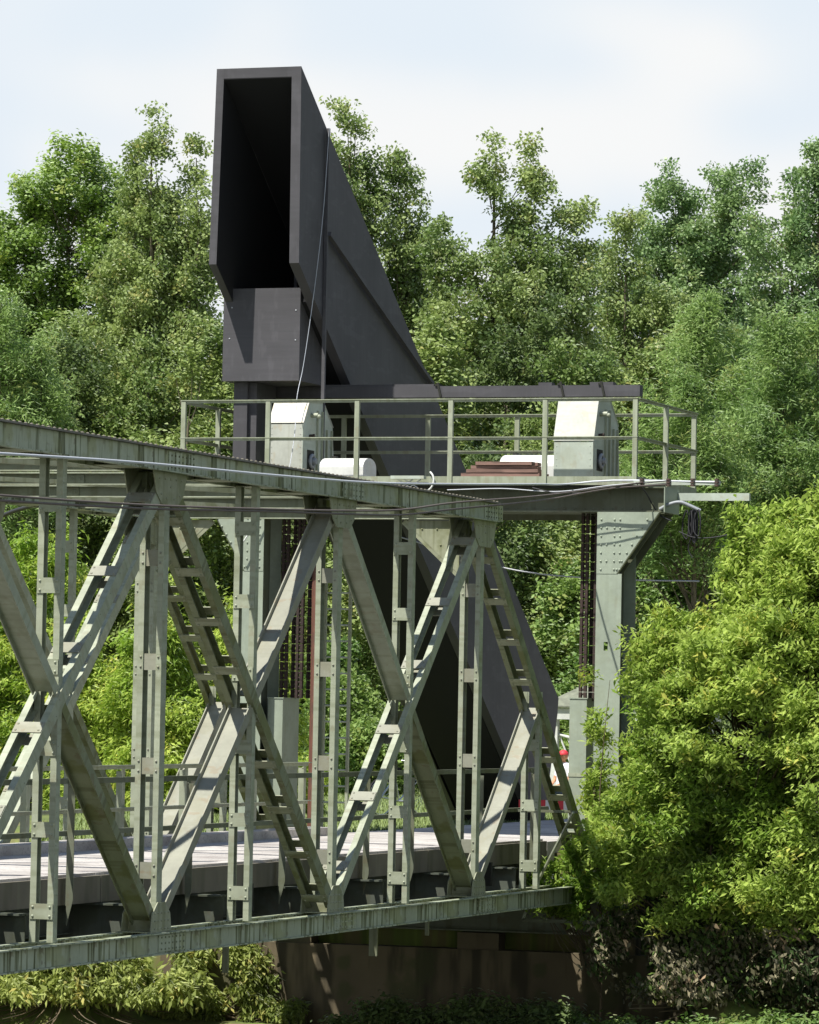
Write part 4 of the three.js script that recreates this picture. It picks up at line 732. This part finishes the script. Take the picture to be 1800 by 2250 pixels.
farTree('poplar', 68, [[-13.46, 14.55, 1.03, 2.21], [-12.43, 14.51, .77, 2.17], [-14.74, 13.56, 1.04, 2.45], [-11.78, 13.95, .89, 2.37], [-13.28, 11.22, 2.18, 3.37]], 206, 'wide blue green poplar on the right of the skyline', { pal: 'poplarBlue', gap: .28, taper: .35 });
farTree('poplar', 60, [[-7.63, 14.3, .7, 2.04], [-8.38, 13.14, .65, 2.24], [-7.98, 10.67, 1.28, 3.21], [-9.21, 13.0, .35, 1.8]], 207, 'tall poplar at the right edge of the picture', { pal: 'poplarBlue' });
farTree('ash', 47, [[-6.94, 9.29, .93, 1.89], [-7.66, 8.66, .94, 1.77], [-6.2, 8.5, .93, 1.71], [-7, 6.5, 1.4, 2]], 208, 'feathery mid green tree right of the platform, the tallest of its group', { gap: .24, dens: 24 });
farTree('ash', 45, [[-4.78, 8.65, 1.0, 1.96], [-4.08, 8.75, .8, 2.05], [-5.27, 7.87, .9, 1.37], [-4.7, 6, 1.4, 2]], 209, 'feathery mid green tree at the right edge above the yellow green bush', { gap: .24, dens: 24 });
farTree('ash', 42, [[-5.76, 7.73, .88, 1.38], [-6.64, 7.35, .59, 1.1], [-5.07, 7.26, .68, .99], [-5.8, 6, 1.2, 1.6]], 210, 'low feathery tree just right of the platform railing', { gap: .22, dens: 26 });
farTree('ash', 48, [[-23.55, 10.15, .82, 1.62], [-22.76, 9.28, .7, 1.4], [-23.62, 8.48, 1.05, 1.56], [-23.3, 6.8, 1.2, 1.6]], 211, 'feathery pale green tree at the left edge above the bridge', { gap: .24, dens: 24 });
// dark wood behind everything
{
  setSeed(400); const o = new THREE.Group(); o.name = 'distant_wood'; scene.add(o); o.userData.kind = 'stuff'; tag(o, 'dark mass of the far wood behind all the trees', 'wood');
  const list = []; for (let k = 0; k < 26000; k++) { const a = rr(-46, 4), b = rr(70, 80), t = fbm3(a * .35, 0, 7, 3, 9), c = rnd() * (11.2 + 3.6 * t); list.push({ p: V(a, c, b), s: rr(1.0, 2.0), tilt: 1.4, c: mixc(PAL.under[0], PAL.under[1], rnd()) }); }
  const im = instanced('foliage', LEAF.under, M.leafDull, list, o); im.userData.kind = 'stuff';
}
setSeed(401);
const under = [[-27.2, 58], [-25.2, 54], [-23.0, 55], [-21.2, 53], [-19.2, 55], [-17.2, 54], [-15.4, 52], [-13.6, 54], [-11.8, 52], [-10.2, 55], [-8.6, 53], [-6.8, 55], [-9.6, 47], [-12.2, 46]];
under.forEach(([a, b], i) => {
  const h = [4.6, 4.4, 4.7, 4.3, 4.2, 4.4, 4.3, 4.5, 4.2, 4.4, 4.2, 4.3, 2.9, 3.1][i];
  plant({ name: 'understory_tree', label: `dense dark green tree ${['at the far left under the round crowned tree', 'below the tall pointed poplar at the left', 'between the tall pointed poplar and the chute', 'just left of the mouth of the black chute', 'hidden behind the black chute', 'just right of the upper part of the black chute', 'above the stack of planks', 'left of the right machine housing', 'behind the right machine housing', 'behind the right end of the platform railing', 'above the low feathery tree', 'at the right edge behind the feathery trees', 'behind the right lift chains', 'between the lower chute and the right chains'][i]}`, cat: 'tree', group: 'trees at the edge of the wood', blobs: [[a, h * 1.3, b, 1.5, h * 1.25, 1.3, .35], [a + .7, h * 1.9, b + .4, .9, h * .8, .9, .4], [a - .6, h * 1.6, b - .3, .9, h * .7, .8, .4]], trunk: [a, b], seed: 420 + i, leaf: i % 3 ? 'poplar' : 'maple', pal: i % 3 === 1 ? 'under' : 'poplar', clumps: i > 11 ? 220 : 400, per: 9, clumpR: .3, gapF: .8, gap: .36, limbs: 50, radius: .14 });
});
[[8.5, 19], [6.5, 29], [4.0, 40], [2.0, 52], [12.5, 15]].forEach(([a, b], i) => plant({ name: 'skylight_blocker_tree', label: `added unseen tree blocking skylight beyond the right edge, ${['nearest the large bush', 'second from the bush', 'third from the bush', 'farthest from the bridge', 'nearest the river'][i]}`, cat: 'tree', group: 'unseen trees added to block skylight at the right', blobs: [[a, 7.5, b, 2.4, 5.2, 2.4, .3], [a + 1, 4, b, 2.2, 3.2, 2.2]], trunk: [a, b], seed: 520 + i, leaf: 'under', pal: 'under', clumps: 420, per: 9, clumpR: .4, gapF: .7, gap: .34, limbs: 50, radius: .22, scale: 1.3 }));  // row of unseen trees, added to block skylight from the right
// lime green shrubs beyond the bridge on the left
const limes = [[-14.1, 29, [[-14.2, 2.9, 29, 1.2, 2.7, 1.0, .3], [-15.0, 2, 29.5, 1, 2, 1, .3]], 'tall lime green shrub at the left edge seen through the truss'],
  [-12.6, 28, [[-12.5, 1.5, 28, 1.15, 1.7, .9, .3], [-13.1, 2.4, 28, .6, 1.5, .6, .4]], 'lower lime green shrub seen through the leftmost panel of the truss'],
  [-11.2, 27.5, [[-11.3, 2.3, 27.5, .9, 2.2, .8, .35], [-10.8, 1.3, 27.2, 1.0, 1.3, .8, .2]], 'lime green shrub behind the second truss post'],
  [-10.1, 29, [[-10.2, 2.2, 29, .85, 2.2, .8, .4], [-9.6, 1.2, 28.6, .8, 1.3, .8, .2]], 'lime green shrub left of the left tower column']];
limes.forEach(([a, b, blobs, label], i) => plant({ name: 'lime_shrub', label, cat: 'shrub', blobs, trunk: [a, b], seed: 450 + i, leaf: 'lime', pal: 'lime', clumps: 300, per: 11, clumpR: .2, gapF: 1.3, gap: .33, limbs: 50, radius: .06, bark: M.twig, scale: 1.15 }));
// shrubs on the lawn behind the chute
plant({ name: 'lawn_shrub', label: 'sunlit mid green shrub left of the chute on the lawn', cat: 'shrub', blobs: [[-14.6, 1.7, 46, .9, 1.5, .8, .2], [-13.6, 1.2, 45, .9, 1.0, .8, .2], [-15.2, 2.7, 47, .5, 1.2, .5, .4]], trunk: [-14.5, 46], seed: 470, leaf: 'poplar', pal: 'shrub', clumps: 260, per: 10, clumpR: .22, gapF: 1.1, gap: .3, limbs: 40, radius: .06, bark: M.twig });
plant({ name: 'lawn_shrub', label: 'leafy shrub with light branches between the chute and the right chains', cat: 'shrub', blobs: [[-8.9, 4.2, 44, .6, 1.2, .6, .3], [-8.1, 3.0, 43, .7, 1.3, .7, .3], [-7.2, 4.4, 45, .8, 1.6, .8, .3], [-8.0, 1.6, 44, 1.2, 1.4, .8, .2]], trunk: [-8.2, 44], seed: 471, leaf: 'maple', pal: 'shrub', clumps: 200, per: 9, clumpR: .25, gapF: 1.0, gap: .42, limbs: 50, radius: .09 });
// the large bush in front of the right column
plant({ name: 'box_elder_bush', label: 'large yellow green bush covering the foot of the right tower column', cat: 'bush', trunk: [2.3, 14.2], lean: [2.8, 14], seed: 480, leaf: 'box', pal: 'box', clumps: 1600, per: 8, clumpR: .15, gapF: 1.7, gap: .41, shaggy: .2, skew: 1.05, clip: (a, c, b) => Math.hypot((a - 1.24) / .19, (c - .9) / .2) > 1, limbs: 170, mat: M.leafDull2, radius: .09, bark: M.twig, tilt: .9,
  blobs: [[3.25, 4.1, 13.6, .8, .95, .8, .8], [2.55, 4.05, 14, .42, .95, .5, .8], [3.95, 4.35, 13.4, .8, .95, .8, .3], [4.0, 4.9, 13.4, .5, .5, .4, .3], [2.5, 3.2, 13.6, .7, .8, .7, .2], [1.9, 3.05, 13.9, .45, .55, .5, .2], [1.5, 3.2, 13.8, .42, .5, .45, .3], [1.3, 2.65, 14, .38, .5, .4, .2], [3.3, 2.8, 13.2, 1.1, 1.1, .9], [1.9, 2.2, 13.6, .75, .75, .8], [1.3, 1.75, 14.2, .5, .6, .6], [2.6, 1.5, 13.2, 1.2, 1.0, .9], [1.0, .85, 14.2, .45, .55, .6], [1.6, .55, 13.6, .85, .6, .8], [3.2, .5, 13.1, 1.2, .8, .8], [.6, .4, 14.6, .3, .3, .3], [4.3, 2.0, 13, .9, 2.0, .9], [3.2, 1.9, 13.0, 1.0, .9, .7], [2.3, 2.3, 12.9, .8, .8, .6], [1.9, .9, 13, .8, .6, .6], [2.4, .1, 13.2, 1, .5, .6], [1.2, .1, 14, .5, .4, .5], [3.6, -.1, 13, 1, .5, .6]] });
plant({ name: 'leafy_shoots', label: 'loose leafy shoots climbing over the foot of the right column and the pipe end', cat: 'shrub', trunk: [.45, 14.7], seed: 486, leaf: 'box', pal: 'box', clumps: 105, per: 6, clumpR: .09, gapF: 2.5, gap: .3, limbs: 90, radius: .02, bark: M.twig, mat: M.leafDull2, scale: .95,
  blobs: [[.03, 2.72, 15.2, .08, .26, .08], [.26, 2.05, 15.0, .14, .32, .14], [.3, 1.3, 14.9, .2, .4, .2], [.38, .7, 14.7, .26, .4, .25], [-.38, .18, 14.7, .26, .2, .15], [-.1, -.12, 14.6, .4, .22, .2], [.28, -.1, 14.6, .4, .3, .25], [.1, .4, 14.8, .25, .25, .2]] });
plant({ name: 'silty_bush', label: 'low bush with dusty grey brown leaves under the large yellow green bush', cat: 'bush', trunk: [2.4, 13.6], seed: 481, leaf: 'silt', pal: 'silt', pal2: [[.035, .07, .014], [.13, .20, .04]], share: .4, skew: 1.8, mat: M.leafDull, clumps: 480, per: 9, clumpR: .15, gapF: 1.6, gap: .34, limbs: 70, radius: .04, bark: M.twig,
  blobs: [[1.3, -.75, 14.2, .8, .6, .6], [2.4, -.9, 13.6, 1.1, .8, .7], [3.6, -.8, 13.2, 1.1, .8, .7], [.9, -1.5, 14.4, .5, .45, .4], [2.2, -1.6, 13.4, 1.3, .5, .5]] });
plant({ name: 'bank_weeds', label: 'dark green weeds on the bank at the lower right corner', cat: 'weeds', trunk: [2.6, 12.6], seed: 482, leaf: 'weed', pal: 'shrub', clumps: 170, per: 9, clumpR: .14, gapF: 1.5, gap: .36, limbs: 25, radius: .02, bark: M.twig, scale: .9,
  blobs: [[2.2, -1.95, 12.8, 1.1, .35, .5], [3.6, -1.8, 12.6, 1.1, .4, .5], [1.0, -1.95, 13.8, .7, .35, .4]] });
plant({ name: 'bank_weeds', label: 'shaded weeds at the foot of the dark abutment wall', cat: 'weeds', trunk: [-2.0, 14.9], seed: 483, leaf: 'weed', pal: 'under', clumps: 150, per: 9, clumpR: .12, gapF: 1.6, gap: .36, limbs: 25, radius: .02, bark: M.twig,
  blobs: [[-2.6, -2.0, 15.0, .9, .32, .3], [-1.2, -1.95, 14.9, .8, .36, .3], [-.3, -1.95, 14.8, .6, .34, .3]] });
plant({ name: 'bank_bush', label: 'sunlit yellow green bush under the bridge at the lower left corner', cat: 'bush', trunk: [-7.4, 14.8], seed: 484, leaf: 'nettle', pal: 'ivy', clumps: 950, per: 9, clumpR: .12, gapF: 2.0, gap: .38, limbs: 60, radius: .04, bark: M.twig,
  blobs: [[-8.2, -1.45, 14.6, 1.2, .75, .6], [-6.9, -1.5, 14.7, .9, .6, .6], [-6.0, -1.75, 14.8, .7, .6, .5], [-9.4, -1.3, 15, 1, .9, .7], [-8.4, -2.0, 13.9, 1.4, .5, .5], [-6.6, -2.1, 14.1, 1.1, .45, .5], [-8.0, -2.25, 13.1, 1.5, .45, .4], [-6.2, -2.3, 13.3, .8, .4, .4]] });
plant({ name: 'hanging_ivy', label: 'ivy trailing down the sunlit left part of the abutment wall', cat: 'ivy', trunk: [-5.5, 15.5], seed: 485, leaf: 'nettle', pal: 'ivy', clumps: 120, per: 10, clumpR: .10, gapF: 2.6, gap: .40, limbs: 60, radius: .02, bark: M.twig, scale: .85,
  blobs: [[-5.4, -1.3, 15.48, .7, .6, .1], [-4.75, -1.6, 15.5, .3, .8, .08], [-5.9, -1.9, 15.4, .6, .4, .15], [-4.3, -2.0, 15.45, .3, .3, .1]] });
{ // lawn
  setSeed(500); const o = new THREE.Group(); o.name = 'grass'; scene.add(o); o.userData.kind = 'stuff'; tag(o, 'short sunlit grass of the lawn beyond the bridge', 'grass');
  const p = [], nn = [], id = []; for (let k = 0; k < 14; k++) { const a = rnd() * 6.283, r = rnd() * .16, x = Math.cos(a * 3) * r, z = Math.sin(a * 3) * r, h = rr(.05, .12), b = p.length / 3, w = .009; p.push(x - w * Math.cos(a), 0, z - w * Math.sin(a), x + w * Math.cos(a), 0, z + w * Math.sin(a), x + Math.sin(a) * h * .5, h, z - Math.cos(a) * h * .5); for (let i = 0; i < 3; i++) nn.push(0, 1, 0); id.push(b, b + 1, b + 2); }
  const g = new THREE.BufferGeometry(); g.setAttribute('position', new THREE.Float32BufferAttribute(p, 3)); g.setAttribute('normal', new THREE.Float32BufferAttribute(nn, 3)); g.setIndex(id);
  const list = []; for (let k = 0; k < 26000; k++) { const b = 17 + 42 * Math.pow(rnd(), 1.2), a = rr(-9 - (b - 17) * .32, 2 - (b - 17) * .25); if (a > -4.3 && a < -.5 && b < 40) continue; list.push({ p: V(a, height(a, b) - .01, b), s: rr(.8, 1.5), tilt: .3, c: mixc([.12, .19, .03], [.22, .29, .06], rnd()) }); }
  const im = instanced('blades', g, M.leafDull, list, o); im.userData.kind = 'stuff';
}
renderer.render(scene, camera);
